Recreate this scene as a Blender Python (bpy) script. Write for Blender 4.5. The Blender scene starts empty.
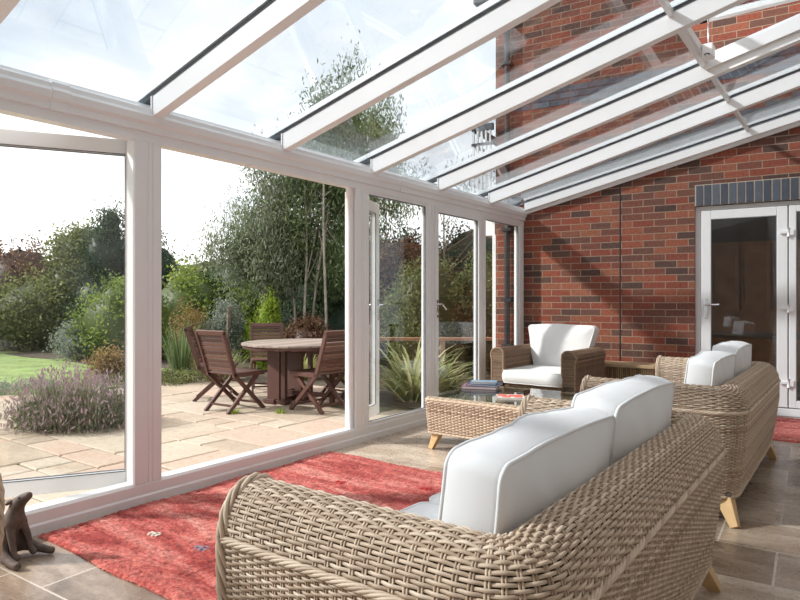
import bpy, bmesh, math, random
import numpy as np
from mathutils import Vector, Matrix, noise
random.seed(7); RNG = np.random.default_rng(7)
S = bpy.context.scene
COL = S.collection
PI = math.pi
R = math.radians

# ------------------------------------------------------------------ tagging
def tag(o, label=None, cat=None, group=None, kind=None):
    if label: o['label'] = label
    if cat: o['category'] = cat
    if group: o['group'] = group
    if kind: o['kind'] = kind
    return o
def empty(name, loc=(0, 0, 0), rz=0.0):
    o = bpy.data.objects.new(name, None); COL.objects.link(o)
    o.location = loc; o.rotation_euler = (0, 0, rz); o.empty_display_size = .1
    return o
def link(name, me, mat, parent=None, loc=None, rz=None):
    o = bpy.data.objects.new(name, me); COL.objects.link(o)
    if mat: me.materials.append(mat)
    if parent: o.parent = parent
    if loc: o.location = loc
    if rz is not None: o.rotation_euler = (0, 0, rz)
    return o
def copy_tree(o, parent=None):
    c = o.copy(); COL.objects.link(c); c.parent = parent
    for ch in list(o.children): copy_tree(ch, c)
    return c

# ------------------------------------------------------------------ mesh builder
class MB:
    """collects numpy chunks -> one mesh"""
    def __init__(s): s.v = []; s.f = []; s.t = []; s.n = 0; s.sm = []
    def add(s, v, f, tint=None, smooth=False):
        v = np.asarray(v, float).reshape(-1, 3)
        s.v.append(v)
        for q in f if isinstance(f, list) else [f]:
            q = np.asarray(q, int)
            if q.size: s.f.append(q + s.n); s.sm.append(np.full(len(q), smooth))
        if tint is None: tint = np.full(len(v), .5)
        s.t.append(np.broadcast_to(np.asarray(tint, float), (len(v),)))
        s.n += len(v)
    def box(s, a, b, tint=None, M=None):
        x0, y0, z0 = a; x1, y1, z1 = b
        v = np.array([(x, y, z) for z in (z0, z1) for y in (y0, y1) for x in (x0, x1)], float)
        if M is not None: v = v @ np.array(M.to_3x3()).T + np.array(M.translation)
        s.add(v, [np.array([(0, 2, 3, 1), (4, 5, 7, 6), (0, 1, 5, 4), (2, 6, 7, 3), (0, 4, 6, 2), (1, 3, 7, 5)])], None if tint is None else np.full(8, tint))
        return s
    def bar(s, p, q, w, h, up=(0, 0, 1), tint=None, w2=None, h2=None):
        p = Vector(p); q = Vector(q); d = (q - p).normalized(); up = Vector(up)
        a = d.cross(up).normalized(); b = a.cross(d).normalized()
        w2 = w if w2 is None else w2; h2 = h if h2 is None else h2
        v = []
        for c, ww, hh in ((p, w, h), (q, w2, h2)):
            for sa, sb in ((-1, -1), (1, -1), (1, 1), (-1, 1)): v.append(c + a * sa * ww / 2 + b * sb * hh / 2)
        s.add([tuple(x) for x in v], [np.array([(0, 1, 2, 3), (7, 6, 5, 4), (0, 4, 5, 1), (1, 5, 6, 2), (2, 6, 7, 3), (3, 7, 4, 0)])], None if tint is None else np.full(8, tint))
        return s
    def tubes(s, C, A, B, ra, rb, k=6, tint=None, closed=False):
        """C,A,B: (n,L,3); elliptical section"""
        n, L, _ = C.shape
        th = np.arange(k) * 2 * PI / k + PI / k
        ra = np.asarray(ra, float); rb = np.asarray(rb, float)
        if ra.ndim == 0: ra = np.full((n, L), float(ra))
        if rb.ndim == 0: rb = np.full((n, L), float(rb))
        V = C[:, :, None, :] + A[:, :, None, :] * (ra[:, :, None] * np.cos(th))[..., None] + B[:, :, None, :] * (rb[:, :, None] * np.sin(th))[..., None]
        i = np.arange(n)[:, None, None]; LL = L if closed else L - 1
        j = np.arange(LL)[None, :, None]; q = np.arange(k)[None, None, :]
        j2 = (j + 1) % L; q2 = (q + 1) % k
        idx = lambda jj, qq: i * L * k + jj * k + qq
        F = np.stack([idx(j, q), idx(j2, q), idx(j2, q2), idx(j, q2)], -1).reshape(-1, 4)
        if tint is None: tt = np.full(n, .5)
        else: tt = np.asarray(tint, float)
        fl = [F]
        if not closed and k == 4:
            ii = np.arange(n)
            fl.append(np.stack([ii * L * k + 3, ii * L * k + 2, ii * L * k + 1, ii * L * k], -1))
            e = ii * L * k + (L - 1) * k
            fl.append(np.stack([e, e + 1, e + 2, e + 3], -1))
        s.add(V.reshape(-1, 3), fl, np.repeat(tt, L * k), smooth=True)
        return s
    def tube(s, pts, r, k=8, tint=.5, closed=False, r2=None):
        P = np.asarray(pts, float); n = len(P)
        if closed: T = np.roll(P, -1, 0) - np.roll(P, 1, 0)
        else: T = np.gradient(P, axis=0)
        T /= np.linalg.norm(T, axis=1)[:, None] + 1e-12
        ref = np.array([0, 0, 1.]) if abs(T[:, 2]).mean() < .8 else np.array([1., 0, 0])
        A = np.zeros_like(P); prev = None
        for i in range(n):
            a = np.cross(T[i], ref) if prev is None else prev - T[i] * np.dot(prev, T[i])
            a /= np.linalg.norm(a) + 1e-12; A[i] = a; prev = a
        B = np.cross(T, A)
        rr = np.full((1, n), r) if r2 is None else np.linspace(r, r2, n)[None]
        if np.ndim(r): rr = np.asarray(r, float)[None]
        s.tubes(P[None], A[None], B[None], rr, rr, k, [tint], closed)
        if not closed:
            b = s.n - n * k
            if k != 4:
                s.f.append(np.array([]).reshape(0, 4).astype(int)); s.sm.append(np.zeros(0, bool))
                c0 = s.n; s.add([P[0], P[-1]], [np.zeros((0, 3), int)], [tint, tint])
                q = np.arange(k)
                s.f.append(np.stack([b + q, b + (q + 1) % k, np.full(k, c0)], -1)[:, ::-1]); s.sm.append(np.zeros(k, bool))
                e = b + (n - 1) * k
                s.f.append(np.stack([e + q, e + (q + 1) % k, np.full(k, c0 + 1)], -1)); s.sm.append(np.zeros(k, bool))
        return s
    def lathe(s, prof, k=20, c=(0, 0, 0), tint=.5):
        th = np.arange(k) * 2 * PI / k
        P = np.array(prof, float); n = len(P)
        V = np.stack([P[:, 0, None] * np.cos(th) + c[0], P[:, 0, None] * np.sin(th) + c[1], np.broadcast_to(P[:, 1, None] + c[2], (n, k))], -1)
        j = np.arange(n - 1)[:, None]; q = np.arange(k)[None]; q2 = (q + 1) % k
        F = np.stack([j * k + q, j * k + q2, (j + 1) * k + q2, (j + 1) * k + q], -1).reshape(-1, 4)
        s.add(V.reshape(-1, 3), [F], np.full(n * k, tint), smooth=True); return s
    def prism(s, poly, axis, a, b, tint=None):
        """poly (2d list) extruded along axis from a to b; 'y': (x,z); 'x': (y,z); 'z': (x,y)"""
        n = len(poly); v = []
        for t in (a, b):
            for p, q in poly: v.append({'y': (p, t, q), 'x': (t, p, q), 'z': (p, q, t)}[axis])
        i = np.arange(n); j = (i + 1) % n
        s.add(v, [np.stack([i, j, j + n, i + n], -1)], None if tint is None else np.full(2 * n, tint))
        s.caps = getattr(s, 'caps', []); s.caps.append((s.n - 2 * n, n))
        return s
    def mesh(s, name):
        me = bpy.data.meshes.new(name)
        V = np.concatenate(s.v); polys = []; sm = []
        quads = [f for f in s.f if f.ndim == 2 and len(f)]
        sms = [a for f, a in zip(s.f, s.sm) if f.ndim == 2 and len(f)]
        lt = np.concatenate([np.full(len(f), f.shape[1]) for f in quads]) if quads else np.zeros(0, int)
        li = np.concatenate([f.ravel() for f in quads]) if quads else np.zeros(0, int)
        sm = np.concatenate(sms) if sms else np.zeros(0, bool)
        for c0, n in getattr(s, 'caps', []):
            li = np.concatenate([li, np.arange(c0, c0 + n)[::-1], np.arange(c0 + n, c0 + 2 * n)])
            lt = np.concatenate([lt, [n, n]]); sm = np.concatenate([sm, [False, False]])
        me.vertices.add(len(V)); me.vertices.foreach_set('co', V.ravel())
        me.loops.add(len(li)); me.loops.foreach_set('vertex_index', li.astype(np.int32))
        me.polygons.add(len(lt))
        me.polygons.foreach_set('loop_start', np.concatenate([[0], np.cumsum(lt)[:-1]]).astype(np.int32))
        me.polygons.foreach_set('use_smooth', sm)
        a = me.attributes.new('tint', 'FLOAT', 'POINT'); a.data.foreach_set('value', np.concatenate(s.t).astype(np.float32))
        me.update(calc_edges=True); me.validate()
        return me
    def build(s, name, mat, parent=None, bevel=0, loc=None, rz=None):
        me = s.mesh(name)
        if bevel:
            bm = bmesh.new(); bm.from_mesh(me)
            bmesh.ops.recalc_face_normals(bm, faces=bm.faces)
            ed = [e for e in bm.edges if len(e.link_faces) == 2 and e.calc_face_angle(0) > .6]
            bmesh.ops.bevel(bm, geom=ed, offset=bevel, segments=2, affect='EDGES', profile=.6)
            bm.to_mesh(me); bm.free()
        return link(name, me, mat, parent, loc, rz)

# ------------------------------------------------------------------ materials
def newmat(name):
    m = bpy.data.materials.new(name); m.use_nodes = True
    nt = m.node_tree; b = nt.nodes['Principled BSDF']
    return m, nt, b
def N(nt, t, **k):
    n = nt.nodes.new(t)
    for a, v in k.items(): setattr(n, a, v)
    return n
def ramp(nt, src, stops):
    r = N(nt, 'ShaderNodeValToRGB'); e = r.color_ramp.elements
    while len(e) < len(stops): e.new(.5)
    for i, (p, c) in enumerate(stops): e[i].position = p; e[i].color = (*c, 1)
    nt.links.new(src, r.inputs[0]); return r
def noise_node(nt, scale, detail=4, vec=None, rough=.5, dist=0):
    n = N(nt, 'ShaderNodeTexNoise'); n.inputs['Scale'].default_value = scale; n.inputs['Detail'].default_value = detail
    n.inputs['Roughness'].default_value = rough; n.inputs['Distortion'].default_value = dist
    if vec is not None: nt.links.new(vec, n.inputs['Vector'])
    return n
def objco(nt): return N(nt, 'ShaderNodeTexCoord').outputs['Object']
def bump(nt, b, h, strength=.3, dist=.01):
    u = N(nt, 'ShaderNodeBump'); u.inputs['Strength'].default_value = strength; u.inputs['Distance'].default_value = dist
    nt.links.new(h, u.inputs['Height']); nt.links.new(u.outputs[0], b.inputs['Normal']); return u
def mixc(nt, fac, a, b, mode='MIX'):
    m = N(nt, 'ShaderNodeMix', data_type='RGBA', blend_type=mode)
    for s_, v in ((m.inputs[0], fac), (m.inputs[6], a), (m.inputs[7], b)):
        if hasattr(v, 'is_output'): nt.links.new(v, s_)
        elif isinstance(v, tuple): s_.default_value = (*v, 1)
        else: s_.default_value = v
    return m.outputs[2]
def math_(nt, op, a, b=None):
    m = N(nt, 'ShaderNodeMath', operation=op)
    for i, v in enumerate((a, b)):
        if v is None: continue
        if hasattr(v, 'is_output'): nt.links.new(v, m.inputs[i])
        else: m.inputs[i].default_value = v
    return m.outputs[0]
def plain(name, c, rough=.5, metal=0, var=.0, scale=20, bmp=0, spec=.5):
    m, nt, b = newmat(name)
    b.inputs['Roughness'].default_value = rough; b.inputs['Metallic'].default_value = metal
    b.inputs['Specular IOR Level'].default_value = spec
    co = objco(nt); n = noise_node(nt, scale, 5, co)
    d = tuple(max(0, x * (1 - var)) for x in c); e = tuple(min(1, x * (1 + var)) for x in c)
    r = ramp(nt, n.outputs[0], [(.3, d), (.7, e)]); nt.links.new(r.outputs[0], b.inputs['Base Color'])
    if bmp: bump(nt, b, n.outputs[0], bmp, .003)
    return m
def tinted(name, stops, rough=.6, nscale=30, nmix=.3, bmp=.0, spec=.4):
    m, nt, b = newmat(name)
    at = N(nt, 'ShaderNodeAttribute', attribute_name='tint')
    n = noise_node(nt, nscale, 4, objco(nt))
    f = math_(nt, 'ADD', at.outputs['Fac'], math_(nt, 'MULTIPLY', math_(nt, 'SUBTRACT', n.outputs[0], .5), nmix))
    r = ramp(nt, f, stops); nt.links.new(r.outputs[0], b.inputs['Base Color'])
    b.inputs['Roughness'].default_value = rough; b.inputs['Specular IOR Level'].default_value = spec
    if bmp: bump(nt, b, n.outputs[0], bmp, .002)
    return m
def leafmat(name, stops, trans=.42):
    m, nt, b = newmat(name)
    at = N(nt, 'ShaderNodeAttribute', attribute_name='tint')
    r = ramp(nt, at.outputs['Fac'], stops)
    b.inputs['Roughness'].default_value = .5; b.inputs['Specular IOR Level'].default_value = .35
    nt.links.new(r.outputs[0], b.inputs['Base Color'])
    t = N(nt, 'ShaderNodeBsdfTranslucent'); nt.links.new(r.outputs[0], t.inputs[0])
    mx = N(nt, 'ShaderNodeMixShader'); mx.inputs[0].default_value = trans
    nt.links.new(b.outputs[0], mx.inputs[1]); nt.links.new(t.outputs[0], mx.inputs[2])
    nt.links.new(mx.outputs[0], nt.nodes['Material Output'].inputs[0])
    return m
def glassmat(name, tint, spec=1.0):
    m = bpy.data.materials.new(name); m.use_nodes = True; nt = m.node_tree; nt.nodes.clear()
    out = N(nt, 'ShaderNodeOutputMaterial'); g = N(nt, 'ShaderNodeNewGeometry')
    d = N(nt, 'ShaderNodeVectorMath', operation='DOT_PRODUCT')
    nt.links.new(g.outputs['Normal'], d.inputs[0]); nt.links.new(g.outputs['Incoming'], d.inputs[1])
    c = math_(nt, 'SUBTRACT', 1.0, math_(nt, 'ABSOLUTE', d.outputs['Value']))
    p = math_(nt, 'POWER', c, 5.0)
    F = math_(nt, 'MULTIPLY', math_(nt, 'ADD', math_(nt, 'MULTIPLY', p, .955), .045), spec)
    t = N(nt, 'ShaderNodeBsdfTransparent'); t.inputs[0].default_value = (*tint, 1)
    gl = N(nt, 'ShaderNodeBsdfGlossy'); gl.inputs['Roughness'].default_value = 0.0
    mx = N(nt, 'ShaderNodeMixShader')
    nt.links.new(F, mx.inputs[0]); nt.links.new(t.outputs[0], mx.inputs[1]); nt.links.new(gl.outputs[0], mx.inputs[2])
    nt.links.new(mx.outputs[0], out.inputs[0]); return m

def brickmat(name, axis='x', stops=None, mortar=(.36, .26, .19)):
    m, nt, b = newmat(name)
    co = objco(nt); sx = N(nt, 'ShaderNodeSeparateXYZ'); nt.links.new(co, sx.inputs[0])
    cx = N(nt, 'ShaderNodeCombineXYZ'); nt.links.new(sx.outputs[0 if axis == 'x' else 1], cx.inputs[0]); nt.links.new(sx.outputs[2], cx.inputs[1])
    jn = noise_node(nt, 9, 3, co)
    jit = N(nt, 'ShaderNodeVectorMath', operation='MULTIPLY_ADD')
    nt.links.new(jn.outputs['Color'], jit.inputs[0]); jit.inputs[1].default_value = (.006, .006, 0); nt.links.new(cx.outputs[0], jit.inputs[2])
    br = N(nt, 'ShaderNodeTexBrick'); nt.links.new(jit.outputs[0], br.inputs['Vector'])
    br.inputs['Scale'].default_value = 1; br.inputs['Mortar Size'].default_value = .0045; br.inputs['Mortar Smooth'].default_value = .25
    br.inputs['Brick Width'].default_value = .225; br.inputs['Row Height'].default_value = .075
    br.inputs['Color1'].default_value = (0, 0, 0, 1); br.inputs['Color2'].default_value = (1, 1, 1, 1); br.inputs['Mortar'].default_value = (.5, .5, .5, 1)
    stops = stops or [(0, (.085, .052, .045)), (.2, (.13, .073, .058)), (.34, (.185, .072, .052)), (.5, (.23, .068, .046)), (.7, (.27, .08, .05)), (.88, (.30, .115, .07)), (1, (.15, .068, .052))]
    r = ramp(nt, br.outputs['Color'], stops)
    n1 = noise_node(nt, 38, 6, co, .7); n2 = noise_node(nt, 5, 3, co)
    blot = ramp(nt, n1.outputs[0], [(.32, (.55, .5, .5)), (.6, (1.12, 1.08, 1.05))])
    c1 = mixc(nt, .75, r.outputs[0], blot.outputs[0], 'MULTIPLY')
    mr = ramp(nt, n2.outputs[0], [(.35, tuple(x * .75 for x in mortar)), (.7, mortar)])
    c2 = mixc(nt, br.outputs['Fac'], c1, mr.outputs[0])
    nt.links.new(c2, b.inputs['Base Color']); b.inputs['Roughness'].default_value = .88; b.inputs['Specular IOR Level'].default_value = .25
    h = math_(nt, 'SUBTRACT', math_(nt, 'MULTIPLY', n1.outputs[0], .35), br.outputs['Fac'])
    bump(nt, b, h, .55, .006)
    return m

M = {}
M['upvc'] = plain('white_upvc', (.80, .795, .79), .32, var=.015, scale=3)
M['cap'] = plain('white_cap', (.80, .80, .80), .4, var=.02, scale=3)
M['gasket'] = plain('gasket', (.17, .18, .20), .5, var=.1)
M['glass'] = glassmat('clear_glass', (.965, .975, .97), 1.05)
M['roofglass'] = glassmat('roof_glass', (.82, .855, .88), 1.5)
M['doorglass'] = glassmat('door_glass', (.90, .93, .92), 1.5)
M['tableglass'] = glassmat('table_glass', (.90, .95, .93), 1.2)
M['brick'] = brickmat('brick', 'x')
M['brick_y'] = brickmat('brick_side', 'y')
M['blue'] = tinted('blue_brick', [(0, (.055, .065, .085)), (1, (.12, .135, .165))], .6, 25, .6, .2)
M['mortar'] = plain('mortar', (.45, .36, .28), .9, var=.15, scale=40)
M['lead'] = plain('lead', (.12, .13, .14), .55, var=.25, scale=12)
M['wicker'] = tinted('wicker', [(0, (.31, .215, .145)), (.35, (.47, .345, .245)), (.7, (.62, .485, .36)), (1, (.73, .60, .47))], .5, 22, .5, .15)
M['wickerback'] = plain('dark_cane_backing', (.085, .062, .042), .8, var=.2)
M['wicker2'] = tinted('brown_wicker', [(0, (.15, .09, .055)), (.5, (.27, .17, .105)), (1, (.40, .275, .185))], .5, 40, .6, .15)
M['oak'] = plain('light_oak', (.62, .40, .19), .42, var=.12, scale=14)
M['chrome'] = plain('chrome', (.75, .75, .76), .18, 1, var=.02)
M['black'] = plain('black_iron', (.02, .021, .023), .45, var=.1)
M['greymetal'] = plain('grey_metal', (.10, .11, .12), .5, .0, var=.1)
M['clay'] = plain('brown_clay', (.115, .082, .065), .75, var=.35, scale=30, bmp=.3)
M['plaster'] = plain('plaster', (.38, .35, .33), .9, var=.03, scale=4)
M['render'] = plain('cream_render', (.80, .78, .74), .8, var=.03, scale=5)
M['teak'] = tinted('dark_teak', [(0, (.055, .024, .018)), (.5, (.095, .042, .031)), (1, (.15, .075, .055))], .5, 15, .4, .1)
M['teaktop'] = tinted('weathered_teak', [(0, (.19, .15, .125)), (1, (.36, .29, .245))], .65, 12, .5, .1)
M['timber'] = plain('orange_timber', (.38, .20, .11), .6, var=.25, scale=8)
M['cane'] = tinted('cane', [(0, (.27, .18, .095)), (1, (.52, .38, .235))], .55, 20, .4)
M['bark'] = plain('bark', (.16, .13, .10), .9, var=.4, scale=14, bmp=.5)
M['palebark'] = plain('pale_bark', (.31, .28, .23), .85, var=.3, scale=10, bmp=.4)
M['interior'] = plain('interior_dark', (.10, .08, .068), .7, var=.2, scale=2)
M['cabinet'] = plain('cabinet_wood', (.26, .12, .06), .5, var=.2, scale=5)
M['soil'] = plain('soil', (.075, .055, .038), .95, var=.4, scale=7, bmp=.5)

def fabric():
    m, nt, b = newmat('cream_canvas'); co = objco(nt)
    n = noise_node(nt, 400, 2, co); l = noise_node(nt, 3, 3, co)
    r = ramp(nt, l.outputs[0], [(.3, (.74, .735, .735)), (.7, (.78, .777, .777))]); nt.links.new(r.outputs[0], b.inputs['Base Color'])
    b.inputs['Roughness'].default_value = .9; b.inputs['Sheen Weight'].default_value = .15; b.inputs['Specular IOR Level'].default_value = .2
    bump(nt, b, n.outputs[0], .12, .001); return m
M['fabric'] = fabric()

def tilemat():
    m, nt, b = newmat('stone_tiles'); co = objco(nt)
    mp = N(nt, 'ShaderNodeMapping'); nt.links.new(co, mp.inputs[0]); mp.inputs['Rotation'].default_value = (0, 0, R(-3)); mp.inputs['Location'].default_value = (.13, -.07, 0)
    br = N(nt, 'ShaderNodeTexBrick'); nt.links.new(mp.outputs[0], br.inputs['Vector'])
    br.inputs['Scale'].default_value = 1; br.inputs['Mortar Size'].default_value = .005; br.inputs['Mortar Smooth'].default_value = .2
    br.inputs['Brick Width'].default_value = .61; br.inputs['Row Height'].default_value = .406; br.offset = .4
    br.inputs['Color1'].default_value = (0, 0, 0, 1); br.inputs['Color2'].default_value = (1, 1, 1, 1); br.inputs['Mortar'].default_value = (.5, .5, .5, 1)
    sc = N(nt, 'ShaderNodeMapping'); nt.links.new(co, sc.inputs[0]); sc.inputs['Scale'].default_value = (1, 3.2, 1)
    n1 = noise_node(nt, 2.2, 8, sc.outputs[0], .62, .8); n2 = noise_node(nt, 30, 5, co, .7)
    f = math_(nt, 'ADD', math_(nt, 'MULTIPLY', br.outputs['Color'], .35), math_(nt, 'MULTIPLY', n1.outputs[0], .72))
    r = ramp(nt, f, [(.25, (.14, .09, .062)), (.40, (.26, .185, .132)), (.56, (.42, .325, .245)), (.78, (.64, .54, .43))])
    pit = ramp(nt, n2.outputs[0], [(.36, (.6, .55, .5)), (.5, (1, 1, 1))])
    c = mixc(nt, .55, r.outputs[0], pit.outputs[0], 'MULTIPLY')
    c = mixc(nt, br.outputs['Fac'], c, (.56, .49, .41))
    nt.links.new(c, b.inputs['Base Color'])
    rr = ramp(nt, n2.outputs[0], [(.3, (.42,) * 3), (.7, (.2,) * 3)]); nt.links.new(rr.outputs[0], b.inputs['Roughness'])
    b.inputs['Specular IOR Level'].default_value = .85
    bump(nt, b, math_(nt, 'SUBTRACT', math_(nt, 'MULTIPLY', n2.outputs[0], .3), br.outputs['Fac']), .2, .003)
    return m
M['tiles'] = tilemat()

def slabmat():
    m, nt, b = newmat('sandstone'); co = objco(nt)
    at = N(nt, 'ShaderNodeAttribute', attribute_name='tint')
    n1 = noise_node(nt, 1.6, 6, co, .6); n2 = noise_node(nt, 25, 5, co, .7)
    f = math_(nt, 'ADD', math_(nt, 'MULTIPLY', at.outputs['Fac'], .6), math_(nt, 'MULTIPLY', n1.outputs[0], .5))
    r = ramp(nt, f, [(.15, (.33, .27, .21)), (.4, (.46, .375, .29)), (.6, (.50, .43, .345)), (.78, (.50, .37, .29)), (1, (.44, .38, .31))])
    st = ramp(nt, n2.outputs[0], [(.35, (.72, .7, .66)), (.55, (1, 1, 1))])
    nt.links.new(mixc(nt, .6, r.outputs[0], st.outputs[0], 'MULTIPLY'), b.inputs['Base Color'])
    b.inputs['Roughness'].default_value = .85; b.inputs['Specular IOR Level'].default_value = .2; bump(nt, b, n2.outputs[0], .4, .006)
    return m
M['slab'] = slabmat()
M['joint'] = plain('mossy_joint', (.13, .125, .06), .95, var=.5, scale=9, bmp=.4)

def rugmat(name, seed, sc=(1.2, 6, 1)):
    m, nt, b = newmat(name); co = objco(nt)
    mp = N(nt, 'ShaderNodeMapping'); nt.links.new(co, mp.inputs[0]); mp.inputs['Scale'].default_value = sc; mp.inputs['Location'].default_value = (seed, seed * 2.1, 0)
    n1 = noise_node(nt, 1.3, 6, mp.outputs[0], .65, .8); n2 = noise_node(nt, 70, 5, co, .8)
    f = math_(nt, 'ADD', math_(nt, 'MULTIPLY', n1.outputs[0], .62), math_(nt, 'MULTIPLY', n2.outputs[0], .38))
    r = ramp(nt, f, [(.36, (.19, .018, .017)), (.45, (.41, .06, .05)), (.53, (.58, .16, .13)), (.64, (.70, .34, .28))])
    n3 = noise_node(nt, 34, 4, co, .75); fk = ramp(nt, n3.outputs[0], [(.36, (.42, .34, .34)), (.5, (.95, .93, .93)), (.66, (1.25, 1.35, 1.35))])
    nt.links.new(mixc(nt, .85, r.outputs[0], fk.outputs[0], 'MULTIPLY'), b.inputs['Base Color']); b.inputs['Roughness'].default_value = .95
    b.inputs['Sheen Weight'].default_value = .12; b.inputs['Sheen Roughness'].default_value = .5; b.inputs['Specular IOR Level'].default_value = .1
    bump(nt, b, n2.outputs[0], .8, .012); return m
M['rug'] = rugmat('red_wool', 3.1); M['rug2'] = rugmat('red_wool_striped', 8.3, (.5, 9, 1))
M['lawn'] = plain('lawn_green', (.21, .29, .09), .9, var=.3, scale=3, bmp=.4)

L = {
 'euc': [(0, (.05, .08, .03)), (.5, (.15, .215, .085)), (1, (.36, .43, .23))],
 'euc2': [(0, (.08, .10, .06)), (.5, (.20, .24, .15)), (1, (.38, .42, .30))],
 'hedge': [(0, (.06, .09, .02)), (.5, (.17, .24, .045)), (1, (.36, .43, .09))],
 'bright': [(0, (.14, .22, .02)), (.5, (.30, .42, .04)), (1, (.48, .56, .10))],
 'dark': [(0, (.014, .022, .010)), (.5, (.035, .055, .022)), (1, (.09, .12, .05))],
 'conif': [(0, (.02, .04, .022)), (.5, (.05, .085, .045)), (1, (.12, .17, .09))],
 'red': [(0, (.06, .03, .018)), (.5, (.14, .07, .04)), (1, (.26, .15, .08))],
 'grey': [(0, (.12, .15, .12)), (.5, (.26, .30, .24)), (1, (.42, .46, .38))],
 'grass': [(0, (.12, .15, .04)), (.5, (.28, .31, .10)), (1, (.50, .48, .22))],
 'flax': [(0, (.16, .21, .07)), (.5, (.36, .39, .17)), (1, (.66, .64, .38))],
 'lav': [(0, (.10, .13, .07)), (.5, (.23, .24, .15)), (.75, (.30, .22, .23)), (1, (.46, .33, .36))],
 'rust': [(0, (.13, .075, .03)), (.5, (.27, .17, .06)), (1, (.42, .31, .14))],
 'olive': [(0, (.06, .075, .025)), (.5, (.17, .19, .07)), (1, (.31, .33, .14))],
}
for k, v in L.items(): M['l_' + k] = leafmat('leaf_' + k, v)

# ------------------------------------------------------------------ dimensions
GX = -3.245            # inner face of the glazed side wall
WY = 6.901             # y of the corner with the brick wall
WA = R(6.46)           # brick wall rotation
ROOFS = .247           # roof slope
def roofz(x): return 2.19 + ROOFS * (x + 3.195)   # underside of rafters
WC = Vector((GX, WY, 0))
def wp(w, t=0, z=0):   # wall coordinates -> world (t>0 toward camera)
    return Vector((WC.x + w * math.cos(WA) + t * math.sin(WA), WC.y + w * math.sin(WA) - t * math.cos(WA), z))

# ------------------------------------------------------------------ setting
def struct(o): o['kind'] = 'structure'; return o
RX = .42               # right wall, out of view, set close in to shade the floor
YN = -2.4              # near end
mb = MB(); mb.box((GX - .12, YN - .1, -.12), (RX + .3, 7.42, 0)); struct(mb.build('floor', M['tiles']))
# brick wall with the french door opening
wl = MB(); D0, D1, DZ = 1.86, 3.62, 2.134
wl.box((-.36, 0, -.15), (D0, .33, 7)); wl.box((D0, 0, DZ), (D1, .33, 7)); wl.box((D1, 0, -.15), (5.5, .33, 7)); wl.box((D0, 0, -.15), (D1, .33, .0))
struct(wl.build('wall_far', M['brick'], loc=WC, rz=WA))
hs = MB().box((-.36, .33, -.15), (-.10, 2.2, 7)); struct(hs.build('wall_house_side', M['brick_y'], loc=WC, rz=WA))
struct(MB().box((RX, YN, 0), (RX + .25, 7.25, 7)).build('wall_right', M['plaster']))
# near end wall: low brick-free glazed end, solid at the right part
nw = MB().box((-.9, YN - .2, 0), (RX, YN, 3.25)); struct(nw.build('wall_near', M['plaster']))
# soldier course of blue bricks
so = MB(); x = D0 + .012
k = 0
while x < D1 + .1:
    so.box((x, -.006, DZ + .004), (x + .065, .1, DZ + .214), tint=random.random()); x += .0765
lin = so.build('lintel_bricks', M['blue'], loc=WC, rz=WA, bevel=.003); struct(lin); lin.name = 'trim_1'
lm = MB().box((D0, -.001, DZ), (D1 + .1, .1, DZ + .222)); struct(lm.build('trim_2', M['mortar'], loc=WC, rz=WA))
# blue band higher up the house wall
bb = MB()
for r_ in range(3):
    x = -.355 + (r_ % 2) * .11
    while x < 5.2:
        bb.box((x, -.005, 3.42 + r_ * .075), (x + .215, .05, 3.485 + r_ * .075), tint=random.random()); x += .225
struct(bb.build('trim_3', M['blue'], loc=WC, rz=WA))
struct(MB().box((1.1, -.003, .0), (1.114, .01, 2.5)).build('trim_4', M['black'], loc=WC, rz=WA))
# lead flashing stepped above the roof line on the brick wall
lf = MB()
x = -.2
while x < 4.1:
    z = roofz(GX + x * math.cos(WA)) + .12
    lf.add([(x, -.012, z), (x + .23, -.012, z + .055), (x + .23, -.012, z + .225), (x, -.012, z + .225), (x, .01, z), (x + .23, .01, z + .055), (x + .23, .01, z + .225), (x, .01, z + .225)],
           [np.array([(0, 1, 2, 3), (7, 6, 5, 4), (0, 4, 5, 1), (1, 5, 6, 2), (2, 6, 7, 3), (3, 7, 4, 0)])])
    x += .225
struct(lf.build('trim_5', M['lead'], loc=WC, rz=WA))

# ------- glazed side wall : base rail, head, posts
def yprism(name, poly, y0, y1, mat='upvc', parent=None):
    mb = MB(); mb.prism(poly, 'y', y0, y1); return mb.build(name, M[mat], parent)
XO = GX - .075
struct(yprism('trim_6', [(GX, 0), (GX + .008, 0), (GX + .008, .045), (GX, .055), (GX, .108), (GX - .014, .122), (XO - .02, .122), (XO - .06, .09), (XO - .06, -.1), (GX, -.1)], YN, WY))
struct(yprism('trim_7', [(GX, 2.045), (GX, 2.095), (GX + .016, 2.10), (GX + .018, 2.135), (GX + .034, 2.15), (GX + .040, 2.185), (GX + .026, 2.205), (GX + .022, 2.228), (GX - .005, 2.245), (GX - .02, 2.262), (XO - .02, 2.266), (XO - .16, 2.235), (XO - .17, 2.13), (XO - .03, 2.12), (XO, 2.045)], YN, WY + .02))
for i, y in enumerate((1.50, 4.42)):
    struct(yprism('trim_%d' % (8 + i), [(GX, 2.093), (GX + .022, 2.097), (GX + .024, 2.14), (GX + .042, 2.152), (GX + .047, 2.187), (GX + .031, 2.208), (GX + .027, 2.232), (GX - .004, 2.252), (GX - .03, 2.2)], y - .045, y + .045))
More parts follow.
